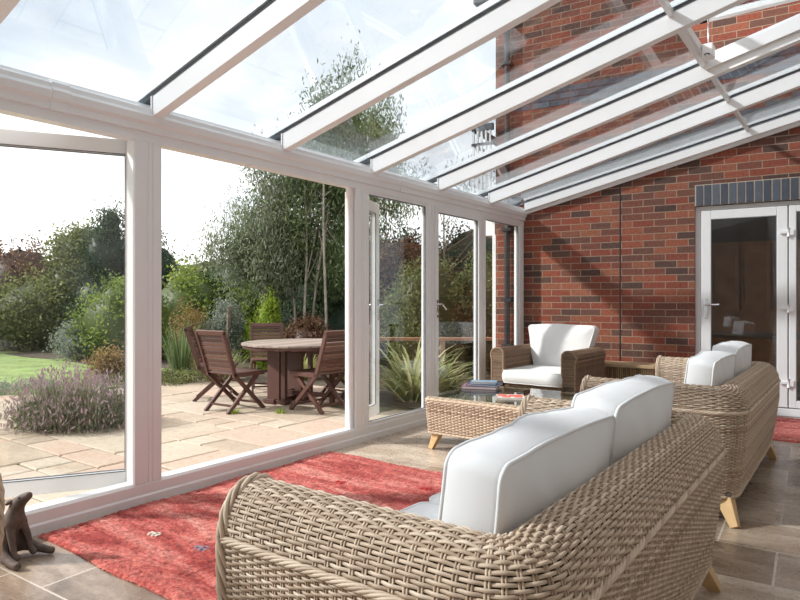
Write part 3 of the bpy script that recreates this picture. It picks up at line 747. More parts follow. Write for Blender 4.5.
def seat_unit(name, label, cat, W, D, prof_pts, seg, mat, group=None, fine=(.0078, .026, .0096, .034), big_braid=True, end_rows=True, seat_h=.44, nseat=2, back_c=None, legs=True, kk=4):
    """tub shaped seat: faces local -x; origin at the centre of the footprint"""
    root = empty(name); tag(root, label, cat, group)
    hw, hd = W / 2, D / 2
    path = Path([(-hd, -hw), (hd, -hw), (hd, hw), (-hd, hw)], seg)   # starts at front of right arm (near), wraps the back
    prof = Profile(prof_pts)
    vb = prof.s[seg_braid(prof_pts)]
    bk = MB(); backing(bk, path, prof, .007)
    for u, sg in ((0, -1), (path.L, 1)):
        x, y, tx, ty = path.at(u); nx, ny = ty, -tx
        loop = [(float(x - nx * (o if 0 < i < len(prof.P) - 1 else o)) + .004, float(y - ny * o), z) for i, (o, z) in enumerate(prof.P)]
        n0 = bk.n; bk.add(loop, [np.zeros((0, 3), int)])
        bk.polycap = getattr(bk, 'polycap', []) ; idx = np.arange(n0, n0 + len(loop)); c = np.mean(np.array(loop), 0)
        bk.add([c], [np.zeros((0, 3), int)]); ci = bk.n - 1
        bk.f.append(np.stack([idx[:-1], idx[1:], np.full(len(idx) - 1, ci)], -1)); bk.sm.append(np.zeros(len(idx) - 1, bool))
        bk.f.append(np.array([[idx[-1], idx[0], ci]])); bk.sm.append(np.zeros(1, bool))
    # front apron and floor of the seat
    o_in = prof.P[-1, 0]
    bk.box((-hd + .03, -hw + o_in, prof.P[0, 1]), (-hd + .05, hw - o_in, seat_h - .14)); bk.box((-hd + .03, -hw + .07, prof.P[0, 1] + .01), (hd - .07, hw - .07, prof.P[0, 1] + .03)); bk.box((-hd + .04, -hw + o_in, seat_h - .16), (hd - o_in, hw - o_in, seat_h - .145))
    bk.build('frame', M['wickerback'], root)  # light-blocking shell behind the cane, with the apron and seat base
    rw1, sp1, rw2, sp2 = fine
    w = MB()
    weave(w, path, prof, .006, vb - .01, rw1, sp1, rw1 * .54, rw1 * .40, rw1 * .52, k=kk, spw=4)
    weave(w, path, prof, vb + .012, prof.L - .02, rw2, sp2, rw2 * .54, rw2 * .36, rw2 * .40, k=kk, spw=5, stake=.003, pair=1)
    if end_rows:
        for u, sg in ((0, -1), (path.L, 1)): endcap(w, path, prof, u, rw2 * .9, .03, rw2 * .4, rw2 * .3, .003, sg)
    # apron weave
    ap = Path([(-hd + .03, hw - o_in), (-hd + .03, -hw + o_in)], .01); app = Profile([(0, prof.P[0, 1]), (0, seat_h - .14)])
    weave(w, ap, app, 0, app.L, rw1, sp1, rw1 * .5, rw1 * .36, rw1 * .42, k=4, spw=3)
    w.build('woven_cane', mat, root)
    b = MB()
    rope_u(b, path, prof, vb, .0072 if big_braid else .005, .0046 if big_braid else .005, .15 if big_braid else .03, out=.001, strands=6 if big_braid else 3)
    rope_u(b, path, prof, .004, .005, .006, .04, out=.002)
    for u, sg in ((0, 1), (path.L, -1)):
        rope_v(b, path, prof, u, .011 if big_braid else .007, .0062 if big_braid else .006, .22 if big_braid else .05, shift=0, k=6, strands=5 if big_braid else 3)
    b.build('braid', mat, root)
    for i in range(nseat):
        ws = (W - 2 * o_in) / nseat - .008
        y = -(W - 2 * o_in) / 2 + (i + .5) * (W - 2 * o_in) / nseat
        c, p = cushion(ws, D - o_in + .0, .12, .045, .014, .0035, seed=i * 3.7)
        # seat: lie flat; local x->y, z->x, y->z
        Mx = Matrix(((0, 0, 1, -hd - .03), (1, 0, 0, y), (0, 1, 0, seat_h - .075), (0, 0, 0, 1)))
        for q_ in (c, p): 
            for a_ in range(len(q_.v)): q_.v[a_] = q_.v[a_] @ np.array(Mx.to_3x3()).T + np.array(Mx.translation)
        so_ = c.build('seat_cushion', M['fabric'], root); p.build('piping', M['fabric'], so_)
        bw, bh, bt, bz, flare, lean, sag, puff = back_c
        c, p = cushion(bw if bw else ws + .006, bh + (i * .022 if nseat > 1 else 0), bt, .034, puff, .011, seed=i * 5.1 + 2, flare=flare, top_sag=sag)
        Mx = Matrix.Translation((hd - o_in - bt / 2 - (.035 if nseat > 1 else .015), y, bz)) @ Matrix.Rotation(R(lean), 4, 'Y') @ Matrix.Rotation(R(90), 4, 'Z')
        for q_ in (c, p):
            for a_ in range(len(q_.v)): q_.v[a_] = q_.v[a_] @ np.array(Mx.to_3x3()).T + np.array(Mx.translation)
        so_ = c.build('back_cushion', M['fabric'], root); p.build('piping', M['fabric'], so_)
    for sx in (-1, 1):
        for sy in (-1, 1):
            if legs:
                top = (sx * (hd - .115), sy * (hw - .125), prof.P[0, 1] + .012); bot = (sx * (hd - .045), sy * (hw - .045), 0)
                MB().bar(top, bot, .085, .085, (0, 1, 0), w2=.040, h2=.040).build('leg', M['oak'], root, bevel=.004)
    return root
def seg_braid(pp):
    for i, p in enumerate(pp):
        if len(p) > 2: return i
    return 1
def strip(pp): return [p[:2] for p in pp]
_P0 = Profile.__init__
def _P1(s, pts): _P0(s, [tuple(p[:2]) for p in pts])
Profile.__init__ = _P1

sofa_prof = [(.052, .135), (.024, .30), (.004, .46), (.002, .575, 'b'), (.010, .625), (.030, .665), (.062, .690), (.098, .698), (.132, .690), (.160, .668), (.175, .635), (.180, .58), (.180, .33)]
sofa = seat_unit('wicker_sofa', 'pale woven cane sofa in the foreground with long white back cushions', 'sofa', 1.83, .82, sofa_prof, .17, M['wicker'],
                 back_c=(None, .390, .125, .428, 0, 7, .014, .032))
sofa.location = (-.825, 1.865, 0)
sofa2 = copy_tree(sofa); sofa2.location = (-.87, 4.40, 0)
sofa2['label'] = 'tan woven cane sofa further back, in front of the white french door'
for o in (sofa, sofa2): o['group'] = 'matching cane sofas'
del sofa['group']; del sofa2['group']

arm_prof = [(.0, .10), (0, .35), (0, .54), (-.008, .565, 'b'), (-.012, .595), (.0, .628), (.03, .65), (.07, .658), (.105, .65), (.13, .625), (.135, .59), (.13, .32)]
chair = seat_unit('wicker_armchair', 'brown wicker armchair with cream cushions in the corner by the brick wall', 'armchair', .90, .86, arm_prof, .14, M['wicker2'],
                  fine=(.0095, .024, .0095, .028), big_braid=False, seat_h=.45, nseat=1, back_c=(.655, .45, .12, .42, .17, 10, .012, .05))
chair.location = (-2.60, 6.17, 0); chair.rotation_euler = (0, 0, R(88))
ch2 = seat_unit('wicker_tub_chair', 'pale wicker chair cut off at the far left edge, only its rounded arm showing', 'armchair', .86, .86, sofa_prof, .15, M['wicker'],
                nseat=1, back_c=(None, .40, .12, .430, 0, 5, .03, .03))
ch2.location = (-2.475, .348, 0); ch2.rotation_euler = (0, 0, R(180))

# coffee table
ct = empty('coffee_table', (-2.10, 4.42, 0), R(1)); tag(ct, 'low woven cane coffee table with a glass top', 'coffee table')
tp = Path([(-.61, -.43), (.61, -.43), (.61, .43), (-.61, .43)], .03, closed=True)
tpr = Profile([(.022, .125), (.008, .25), (0, .34), (-.004, .375), (.004, .395), (.02, .402), (.05, .402)])
b = MB(); backing(b, tp, tpr, .006); b.box((-.58, -.40, .125), (.58, .40, .14)); b.build('frame', M['wickerback'], ct)  # dark shell added inside the table weave to block light, and its base
sh = MB()
for i in range(30): sh.box((-.565, -.375 + i * .0252, .368), (.565, -.353 + i * .0252, .380), tint=random.random())
sh.build('shelf', M['wicker'], ct)
w = MB(); weave(w, tp, tpr, .005, tpr.L - .003, .0105, .030, .0050, .0038, .0045, k=4, spw=4); w.build('woven_cane', M['wicker'], ct)
b = MB(); u_ = tpr.s[3] + .01
rope_u(b, tp, tpr, u_, .004, .005, .04, out=.001); rope_u(b, tp, tpr, .004, .004, .005, .04); b.build('braid', M['wicker'], ct)
MB().box((-.60, -.42, .404), (.60, .42, .412)).build('glass_top', M['tableglass'], ct, bevel=.002)
for sx in (-1, 1):
    for sy in (-1, 1): MB().bar((sx * .53, sy * .35, .14), (sx * .575, sy * .395, 0), .07, .07, (0, 1, 0), w2=.034, h2=.034).build('leg', M['oak'], ct, bevel=.004)

# books
def book(name, label, loc, rz, w, h, t, cover, page=(.8, .77, .7), art=None):
    root = empty(name, loc, rz); tag(root, label, 'book')
    c = MB(); c.box((-w / 2, -h / 2, 0), (w / 2, h / 2, .003)); c.box((-w / 2, -h / 2, t - .003), (w / 2, h / 2, t)); c.box((-w / 2, -h / 2, 0), (-w / 2 + .004, h / 2, t))
    c.build('cover', plain('cover_' + name, cover, .35, var=.25, scale=9), root)
    MB().box((-w / 2 + .004, -h / 2 + .004, .003), (w / 2 - .005, h / 2 - .004, t - .003)).build('pages', M['render'], root)
    if art:
        a = MB()
        for (x0, y0, x1, y1) in art[1]: a.box((x0 * w - w / 2, y0 * h - h / 2, t - .0002), (x1 * w - w / 2, y1 * h - h / 2, t + .0008))
        a.build('cover_print', plain('print_' + name, art[0], .4, var=.1), root)
bz = .4125
book('large_book', 'pink and purple book at the bottom of the pile on the glass table', (-2.57, 4.62, bz), R(20), .29, .22, .022, (.42, .17, .26))
book('hardback_book', 'dark blue book in the middle of the pile on the glass table', (-2.54, 4.64, bz + .0225), R(8), .26, .19, .014, (.06, .10, .22))
book('paperback_book', 'light blue and orange book on top of the pile on the glass table', (-2.55, 4.64, bz + .037), R(24), .22, .16, .016, (.20, .42, .62), art=((.75, .38, .18), [(.1, .1, .9, .3)]))
book('magazine', 'white magazine with red flower print lying alone on the glass table', (-2.12, 4.27, bz), R(30), .21, .17, .014, (.78, .72, .68),
     art=((.72, .10, .06), [(.05, .5, .4, .92), (.45, .35, .95, .85), (.2, .1, .5, .4), (.62, .08, .9, .28)]))

# low slatted cane chest by the wall
cb = empty('slatted_chest', wp(1.02, .22), WA); tag(cb, 'low cane slatted chest against the brick wall beside the armchair', 'chest')
MB().box((-.50, -.17, .44), (.50, .17, .475)).build('lid', M['cane'], cb, bevel=.006)
MB().box((-.475, -.14, .03), (.475, .15, .44)).build('body', M['wickerback'], cb)
s_ = MB()
for i in range(46):
    x = -.475 + i * .0211; s_.tube([(x, -.147, .03), (x, -.147, .44)], .0085, 8, random.random())
for i in range(14):
    for sx in (-.482, .482): s_.tube([(sx, -.13 + i * .021, .03), (sx, -.13 + i * .021, .44)], .0085, 8, random.random())
s_.build('cane_slats', M['cane'], cb)
for sx in (-1, 1):
    for sy in (-1, 1): MB().box((sx * .46 - .02, sy * .13 - .02, 0), (sx * .46 + .02, sy * .13 + .02, .05)).build('foot', M['cane'], cb)

# rugs
def rug(name, label, x0, y0, x1, y1, mat, motifs, fringe=True, skew=0):
    root = empty(name, ((x0 + x1) / 2, (y0 + y1) / 2, 0)); tag(root, label, 'rug')
    nx, ny = 190, 210; X, Y = np.meshgrid(np.linspace(x0, x1, nx), np.linspace(y0, y1, ny), indexing='ij')
    ed = np.minimum(np.minimum(X - x0, x1 - X), np.minimum(Y - y0, y1 - Y))
    Z = .004 + .012 * np.clip(ed / .02, 0, 1) + RNG.uniform(-.004, .004, X.shape)
    Xp = X + .012 * np.sin(Y * 9) * (ed < .05) - (x0 + x1) / 2; Yp = Y + .01 * np.sin(X * 8) * (ed < .05) + skew * (X - x0) * (Y < (y0 + y1) / 2) * 0 - (y0 + y1) / 2
    i = np.arange(nx - 1)[:, None]; j = np.arange(ny - 1)[None]
    F = np.stack([i * ny + j, (i + 1) * ny + j, (i + 1) * ny + j + 1, i * ny + j + 1], -1).reshape(-1, 4)
    mb = MB(); mb.add(np.stack([Xp, Yp, Z], -1).reshape(-1, 3), [F], None, True)
    mb.box(((x0 - x1) / 2 + .004, (y0 - y1) / 2 + .004, .001), ((x1 - x0) / 2 - .004, (y1 - y0) / 2 - .004, .004)); mb.build('pile', mat, root)
    for (mx, my, c, s) in motifs:
        q = MB(); cx, cy = mx - (x0 + x1) / 2, my - (y0 + y1) / 2
        for dx, dy, a, b_ in ((0, 0, .035, .014), (.012, .016, .012, .01), (-.014, -.014, .006, .012), (.014, -.014, .006, .012)): q.box((cx + (dx - a) * s, cy + (dy - b_) * s, .015), (cx + (dx + a) * s, cy + (dy + b_) * s, .019))
        q.build('woven_motif', plain('motif', c, .9), root)
    return root
rug('red_rug', 'large red wool rug on the tiles between the glass doors and the sofa', -3.215, 1.39, -1.36, 3.47, M['rug'],
    [(-2.75, 1.72, (.6, .5, .42), 1), (-2.42, 1.75, (.22, .16, .2), 1.1), (-2.0, 1.78, (.6, .5, .42), 1), (-2.6, 2.9, (.4, .02, .02), 1), (-2.1, 3.1, (.4, .02, .02), 1)])
rug('striped_rug', 'streaked red rug lying in front of the french door', -1.25, 5.92, .38, 7.06, M['rug2'], [])

# ------------------------------------------------------------------ clay animal figure
def skin_mesh(name, verts, edges, mat, parent, sub=2):
    me = bpy.data.meshes.new(name); me.from_pydata([v[:3] for v in verts], edges, []); o = bpy.data.objects.new(name, me); COL.objects.link(o)
    md = o.modifiers.new('skin', 'SKIN'); 
    for i, v in enumerate(verts):
        sv = me.skin_vertices[0].data[i]; r_ = v[3]; sv.radius = (r_, v[4] if len(v) > 4 else r_); sv.use_root = (i == 0)
    sb = o.modifiers.new('sub', 'SUBSURF'); sb.levels = sub; sb.render_levels = sub
    dg = bpy.context.evaluated_depsgraph_get(); m2 = bpy.data.meshes.new_from_object(o.evaluated_get(dg)); 
    bpy.data.objects.remove(o); m2.name = name
    for p in m2.polygons: p.use_smooth = True
    m2.materials.clear()
    return link(name, m2, mat, parent)
dog = empty('animal_statue', (-3.02, 1.205, 0), R(20)); tag(dog, 'small brown clay figure of a sitting animal looking up beside the glass wall', 'statue')
# local: faces +x
V = [(-.03, 0, .06, .066), (-.025, 0, .115, .064, .060), (-.005, 0, .170, .050), (.010, 0, .205, .038), (.018, 0, .235, .033), (.03, 0, .256, .032), (.055, 0, .274, .026), (.083, 0, .290, .019), (.098, 0, .297, .013),
     (.015, .034, .15, .020), (.035, .040, .10, .016), (.048, .042, .045, .014), (.075, .044, .016, .016),
     (.015, -.034, .15, .020), (.035, -.040, .10, .016), (.048, -.042, .045, .014), (.075, -.044, .016, .016),
     (-.01, .060, .05, .034), (.045, .078, .032, .022), (.10, .088, .020, .017), (.135, .09, .02, .02),
     (-.01, -.060, .05, .034), (.045, -.078, .032, .022), (.10, -.088, .020, .017), (.135, -.09, .02, .02),
     (-.07, 0, .03, .022), (-.11, .02, .018, .014), (-.14, .06, .014, .009)]
E_ = [(0, 1), (1, 2), (2, 3), (3, 4), (4, 5), (5, 6), (6, 7), (7, 8), (2, 9), (9, 10), (10, 11), (11, 12), (2, 13), (13, 14), (14, 15), (15, 16), (0, 17), (17, 18), (18, 19), (19, 20), (0, 21), (21, 22), (22, 23), (23, 24), (0, 25), (25, 26), (26, 27)]
skin_mesh('body', V, E_, M['clay'], dog)
for sy in (-1, 1):
    skin_mesh('ear', [(.022, sy * .018, .262, .010), (.004, sy * .026, .262, .012), (-.012, sy * .030, .248, .006)], [(0, 1), (1, 2)], M['clay'], dog)
    q = MB(); q.lathe([(0.0001, -.005), (.004, -.003), (.0055, 0), (.004, .003), (.0001, .005)], 10, (.052, sy * .021, .284)); q.build('eye', M['black'], dog)

# ------------------------------------------------------------------ garden ground
GZ = -.10
def patio():
    cell = .30; x0, y0, x1, y1 = -9.3, -3.3, GX - .14, 7.2
    nx = int((x1 - x0) / cell); ny = int((y1 - y0) / cell); occ = np.zeros((nx, ny), bool)
    rnd = random.Random(5); mb = MB()
    def inside(x, y):
        if x > -5.3 and y > 5.75 + .1 * math.sin(x * 3): return False
        if y > 5.9 + (x + 9.3) * .26: return False
        return (x + 9.3) > -.4 * math.sin(y * 1.1) + .2
    for i in range(nx):
        for j in range(ny):
            if occ[i, j]: continue
            opts = [(3, 2), (2, 2), (2, 3), (2, 1), (1, 2), (3, 3), (2, 2), (1, 1)]
            rnd.shuffle(opts)
            for (a, b) in opts + [(1, 1)]:
                if i + a <= nx and j + b <= ny and not occ[i:i + a, j:j + b].any(): break
            occ[i:i + a, j:j + b] = True
            X0, Y0 = x1 - (i + a) * cell, y0 + j * cell; X1, Y1 = X0 + a * cell, Y0 + b * cell
            if not inside((X0 + X1) / 2, (Y0 + Y1) / 2): continue
            g = .007; z = GZ + rnd.uniform(-.004, .003); c = .012
            jt = lambda: rnd.uniform(-.004, .004)
            q = [(X0 + g + jt(), Y0 + g + jt()), (X1 - g + jt(), Y0 + g + jt()), (X1 - g + jt(), Y1 - g + jt()), (X0 + g + jt(), Y1 - g + jt())]
            cx, cy = (X0 + X1) / 2, (Y0 + Y1) / 2
            inn = [(px - math.copysign(c, px - cx), py - math.copysign(c, py - cy), z) for px, py in q]
            mid = [(px, py, z - .008) for px, py in q]; lo = [(px, py, GZ - .03) for px, py in q]
            i4 = np.arange(4); j4 = (i4 + 1) % 4
            mb.add(inn + mid + lo, [np.array([[0, 1, 2, 3]]), np.stack([i4 + 4, j4 + 4, j4, i4], -1), np.stack([i4 + 8, j4 + 8, j4 + 4, i4 + 4], -1)], rnd.random())
    return mb
o = patio().build('patio_paving', M['slab']); struct(o)
struct(MB().box((-9.4, -3.4, GZ - .12), (GX - .13, 7.3, GZ - .014)).build('patio_joints', M['joint']))
gm = MB(); gm.box((-60, -30, -.5), (-2, 60, GZ - .02 - .1)); struct(gm.build('garden_soil', M['soil']))
lw = MB(); n = 60
X, Y = np.meshgrid(np.linspace(-24, -8.6, n), np.linspace(-12, 6.6, n), indexing='ij')
m_ = (Y < 5.0 + .6 * np.sin(X * .6))
Z = GZ - .01 + .015 * np.sin(X * 2) * np.sin(Y * 1.7)
i = np.arange(n - 1)[:, None]; j = np.arange(n - 1)[None]
F = np.stack([i * n + j, (i + 1) * n + j, (i + 1) * n + j + 1, i * n + j + 1], -1).reshape(-1, 4)
lw.add(np.stack([X, Y, Z], -1).reshape(-1, 3), [F], None, True); lw.box((-24, -12, GZ - .3), (-8.6, 6.6, GZ - .03))
struct(lw.build('lawn', M['lawn']))
# soil mounds of the beds
bd = MB(); bd.box((-30, 6.2, -.2), (-5.0, 40, GZ + .0)); bd.box((-5.6, 5.85, -.2), (GX - .14, 40, GZ + .01)); struct(bd.build('garden_bed', M['soil']))

# ------------------------------------------------------------------ plants
def leaves(mb, C, size, aspect=2.6, droop=0.0, tint=None, jit=.35):
    n = len(C); d = RNG.normal(0, 1, (n, 3)); d[:, 2] -= droop * 2; d /= np.linalg.norm(d, axis=1)[:, None]
    a = RNG.normal(0, 1, (n, 3)); a -= d * (a * d).sum(1)[:, None]; a /= np.linalg.norm(a, axis=1)[:, None]
    s = size * RNG.uniform(1 - jit, 1 + jit, n)[:, None]; w = s / aspect / 2 * 1.0
    nn = np.cross(d, a)
    V = np.stack([C - d * s * .5, C + a * w + nn * s * .06, C + d * s * .5, C - a * w + nn * s * .06], 1)
    t = RNG.beta(2, 2, n) if tint is None else tint
    idx = np.arange(n)[:, None] * 4 + np.arange(4)[None]
    mb.add(V.reshape(-1, 3), [idx], np.repeat(t, 4))
def clump_points(ell, nclump, per, spread, shell=.55):
    """ell: list of (cx,cy,cz,rx,ry,rz,weight)"""
    W = np.array([e[6] if len(e) > 6 else e[3] * e[4] * e[5] for e in ell], float); W /= W.sum()
    out = []; cen = []; hs = []
    for _ in range(nclump):
        e = ell[RNG.choice(len(ell), p=W)]; d = RNG.normal(0, 1, 3); d /= np.linalg.norm(d); r = RNG.uniform(shell, 1) 
        c = np.array(e[:3]) + d * r * np.array(e[3:6]); cen.append(c)
    cen = np.array(cen)
    P = cen[:, None, :] + RNG.normal(0, 1, (nclump, per, 3)) * spread
    tt = np.repeat(RNG.normal(0, .16, nclump), per)
    return cen, P.reshape(-1, 3), tt
def foliage_tree(name, label, cat, base, ell, nclump, per, spread, size, mat, bark=None, aspect=2.4, droop=0, trunk_r=.06, group=None, shell=.5, branches=14, core=None, trunks=None):
    root = empty(name, base); tag(root, label, cat, group); mb = MB()
    per = int(per * 1.75); size = size * .74
    cen, P, tt = clump_points(ell, nclump, per, np.array(spread), shell)
    P = P[P[:, 2] > .02]; tt = tt[:len(P)]
    leaves(mb, P, size, aspect, droop, np.clip(RNG.beta(2.2, 2.2, len(P)) + tt, 0, 1)); mb.build('foliage', mat, root)
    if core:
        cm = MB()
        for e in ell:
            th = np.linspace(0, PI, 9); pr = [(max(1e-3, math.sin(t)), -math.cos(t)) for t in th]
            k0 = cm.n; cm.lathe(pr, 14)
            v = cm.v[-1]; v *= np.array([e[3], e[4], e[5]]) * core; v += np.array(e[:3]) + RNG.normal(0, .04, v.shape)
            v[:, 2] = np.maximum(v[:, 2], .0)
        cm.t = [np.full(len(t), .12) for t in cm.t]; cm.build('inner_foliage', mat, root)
    if bark:
        t = MB(); tops = []
        zc = min(e[2] for e in ell)
        for (bx_, by_, lx, ly, h) in (trunks or [(0, 0, 0, 0, zc + .5)]):
            pts = [(bx_ + lx * s + .05 * math.sin(s * 5 + bx_ * 9), by_ + ly * s, h * s) for s in np.linspace(0, 1, 9)]; t.tube(pts, trunk_r, 8, r2=trunk_r * .45); tops.append(pts)
        ids = RNG.choice(len(cen), min(branches, len(cen)), replace=False)
        for i_ in ids:
            p0 = np.array(tops[i_ % len(tops)][RNG.integers(4, 9)]); p1 = cen[i_]
            mid = (p0 + p1) / 2 + np.array([0, 0, .15]) * np.linalg.norm(p1 - p0) * .5
            tt_ = np.linspace(0, 1, 6)[:, None]; pts = (1 - tt_) ** 2 * p0 + 2 * tt_ * (1 - tt_) * mid + tt_ ** 2 * p1
            t.tube(pts, trunk_r * .38, 5, r2=trunk_r * .1)
        t.build('trunk', bark, root)
    return root
def blades(mb, c, n, length, width, spread, curve, rad=.08, seg=6, up=.6):
    """arching strap leaves"""
    az = RNG.uniform(0, 2 * PI, n); ln = length * RNG.uniform(.55, 1.1, n); tilt = RNG.uniform(.05, spread, n)
    t = np.linspace(0, 1, seg)
    r0 = RNG.uniform(0, rad, n)
    ang = tilt[:, None] + curve * RNG.uniform(.4, 1.2, n)[:, None] * t[None] ** 1.4      # angle from vertical
    dr = np.sin(ang); dz = np.cos(ang); st = ln[:, None] / (seg - 1)
    rr = r0[:, None] + np.concatenate([np.zeros((n, 1)), np.cumsum(dr[:, :-1] * st, 1)], 1); zz = np.concatenate([np.zeros((n, 1)), np.cumsum(dz[:, :-1] * st, 1)], 1)
    zz = np.maximum(zz, .01)
    X = c[0] + rr * np.cos(az)[:, None]; Y = c[1] + rr * np.sin(az)[:, None]; Z = c[2] + zz
    w = width * RNG.uniform(.7, 1.2, n)[:, None] * np.clip(1.15 - t[None] ** 3 * 1.1, .05, 1) * .5
    sx = -np.sin(az)[:, None]; sy = np.cos(az)[:, None]
    A = np.stack([X - sx * w, Y - sy * w, Z], -1); Cc = np.stack([X, Y, Z - w * .35], -1); B = np.stack([X + sx * w, Y + sy * w, Z], -1)
    V = np.stack([A, Cc, B], 2).reshape(n, -1, 3); idx = []
    for k_ in range(seg - 1):
        for m_ in (0, 1): idx.append([k_ * 3 + m_, k_ * 3 + m_ + 1, (k_ + 1) * 3 + m_ + 1, (k_ + 1) * 3 + m_])
    idx = np.array(idx)[None] + (np.arange(n) * seg * 3)[:, None, None]
    mb.add(V.reshape(-1, 3), [idx.reshape(-1, 4)], np.repeat(np.clip(RNG.normal(.55, .25, n), 0, 1), seg * 3), True)
def clump_plant(name, label, loc, n, length, width, spread, curve, mat, rad=.08, extra=None):
    root = MB(); blades(root, (0, 0, 0), n, length, width, spread, curve, rad)
    if extra: extra(root)
    o = root.build(name, M[mat], loc=loc); tag(o, label, 'plant'); return o
B0 = GZ - .02
# eucalyptus group beyond the garden table
foliage_tree('eucalyptus_tree', 'tall drooping eucalyptus with green leaves behind the garden table', 'tree', (-8.45, 8.75, B0),
    [(-.1, -.1, 2.9, 1.05, 1.05, 1.1, 3), (.2, .2, 3.9, .85, .85, .75, 2.0), (-.55, -.5, 2.2, .8, .8, .75, 1.6), (.45, .4, 2.0, 1.0, 1.0, .9, 2.0), (.3, .2, 4.7, .55, .6, .55, .7)],
    280, 74, (.16, .16, .24), .135, M['l_euc'], M['palebark'], 3.8, .7, .032, branches=40, trunks=[(.83, -.68, -.25, .3, 4.2), (.45, -.75, -.35, .3, 3.2), (.25, -.5, .3, .2, 3.0), (.0, -.6, -.3, .2, 2.6)])
foliage_tree('silver_eucalyptus_tree', 'slender eucalyptus with wispy grey leaves and pale trunk left of the garden table', 'tree', (-9.0, 7.75, B0),
    [(.0, 0, 2.6, .65, .65, .7, 2), (-.45, -.4, 2.3, .4, .4, .3, .6), (.2, .2, 3.55, .5, .5, .55, 1), (.25, .15, 1.9, .6, .6, .5, 1.2), (-.3, -.2, 1.9, .45, .45, .4, .8)],
    170, 44, (.13, .13, .22), .125, M['l_euc2'], M['palebark'], 4.5, .8, .05, branches=30, trunks=[(0, 0, .15, .1, 3.4)])
foliage_tree('birch_tree', 'tall airy tree whose top shows through the roof glass', 'tree', (-8.4, 10.4, B0),
    [(0, 0, 5.0, .55, .55, .7, 1.6), (-.35, -.3, 6.0, .3, .3, .4, .4), (.1, .1, 4.2, .6, .6, .6, 1.2), (0, 0, 3.4, 1.0, 1.0, .7, 1.5)],
    125, 45, (.15, .15, .28), .13, M['l_euc'], M['bark'], 4, .9, .07, branches=36, trunks=[(0, 0, 0, 0, 5.2)])
foliage_tree('willow_tree', 'slim leaning tree with small leaves at the right of the garden table', 'tree', (-6.0, 9.3, B0),
    [(0, 0, 3.2, .9, .9, .3, 1.5), (.6, .6, 3.1, .7, .7, .3, 1.0), (1.2, 1.0, 2.9, .6, .6, .25, .6)],
    36, 24, (.14, .14, .24), .12, M['l_euc2'], M['bark'], 4, .9, .022, branches=14, trunks=[(0, 0, .1, .1, 3.4)])
# hedges and shrubs behind
def hedge(name, label, base, ell, n, mat, size=.085, spread=.13, cat='hedge'):
    return foliage_tree(name, label, cat, base, ell, n, 60, (spread,) * 3, size, M[mat], None, 1.9, 0, core=.86, shell=.8)
hedge('laurel_hedge', 'bright green leafy hedge at the left of the opening', (-11.6, 8.1, B0), [(0, 0, .9, 1.0, .9, .98, 1), (-.9, -.9, .8, 1.0, 1.0, .9, 1), (.8, .9, .8, .8, .8, .9, 1)], 190, 'l_hedge', .10)
hedge('garden_hedge', 'dark green hedge behind the eucalyptus trees', (-9.8, 10.2, B0), [(-1.4, -1.0, 1.2, .9, .8, 1.3, 1), (0, 0, 1.25, 1.2, 1.0, 1.5, 1), (1.6, 1.2, 1.3, 1.2, 1.0, 1.5, 1), (3.0, 1.7, 1.4, 1.1, 1, 1.6, 1)], 300, 'l_conif', .10)
foliage_tree('conifer_shrub', 'bright yellow green conifer behind the back garden chair', 'shrub', (-8.5, 7.55, B0),
    [(0, 0, .4, .34, .34, .4, 1), (0, 0, .80, .22, .22, .32, .6), (.05, 0, 1.06, .11, .11, .2, .25), (-.2, -.15, .62, .15, .15, .28, .3)], 100, 60, (.06, .06, .11), .07, M['l_bright'], None, 3, -.5, core=.8)
foliage_tree('silver_shrub', 'silvery grey leafed shrub left of the bright conifer', 'shrub', (-9.25, 7.1, B0),
    [(0, 0, .5, .32, .32, .5, 1), (.1, .1, .95, .2, .2, .35, .5)], 70, 55, (.09, .09, .1), .07, M['l_grey'], M['palebark'], 2.6, .2, .02, branches=12)
foliage_tree('dark_shrub', 'dark evergreen shrub under the eucalyptus', 'shrub', (-8.1, 9.3, B0),
    [(0, 0, .7, .8, .7, .75, 1), (-1.2, -.5, .55, .7, .6, .6, .8), (.9, .6, .8, .7, .7, .8, .8)], 180, 55, (.12,) * 3, .08, M['l_conif'], None, 2, 0, core=.85, shell=.75)
foliage_tree('purple_shrub', 'low purple brown shrub between the eucalyptus trunks', 'shrub', (-7.7, 7.7, B0), [(0, 0, .5, .45, .4, .5, 1)], 60, 50, (.08,) * 3, .06, M['l_red'], None, 2, 0, core=.7)
foliage_tree('bare_shrub', 'rusty leafed shrub in the bed left of the garden chairs', 'shrub', (-9.6, 6.7, B0), [(0, 0, .75, .3, .3, .4, 1), (.1, 0, .35, .35, .35, .3, .7)], 55, 40, (.08, .08, .1), .06, M['l_rust'], M['bark'], 2, 0, .018, branches=16)
foliage_tree('ground_cover', 'low green brown ground cover plant at the left edge of the paving', 'plant', (-8.35, 5.55, B0), [(0, 0, .10, .45, .4, .12, 1), (-.5, -.35, .08, .4, .35, .12, 1)], 90, 50, (.06, .06, .03), .045, M['l_olive'], None, 2, 0)
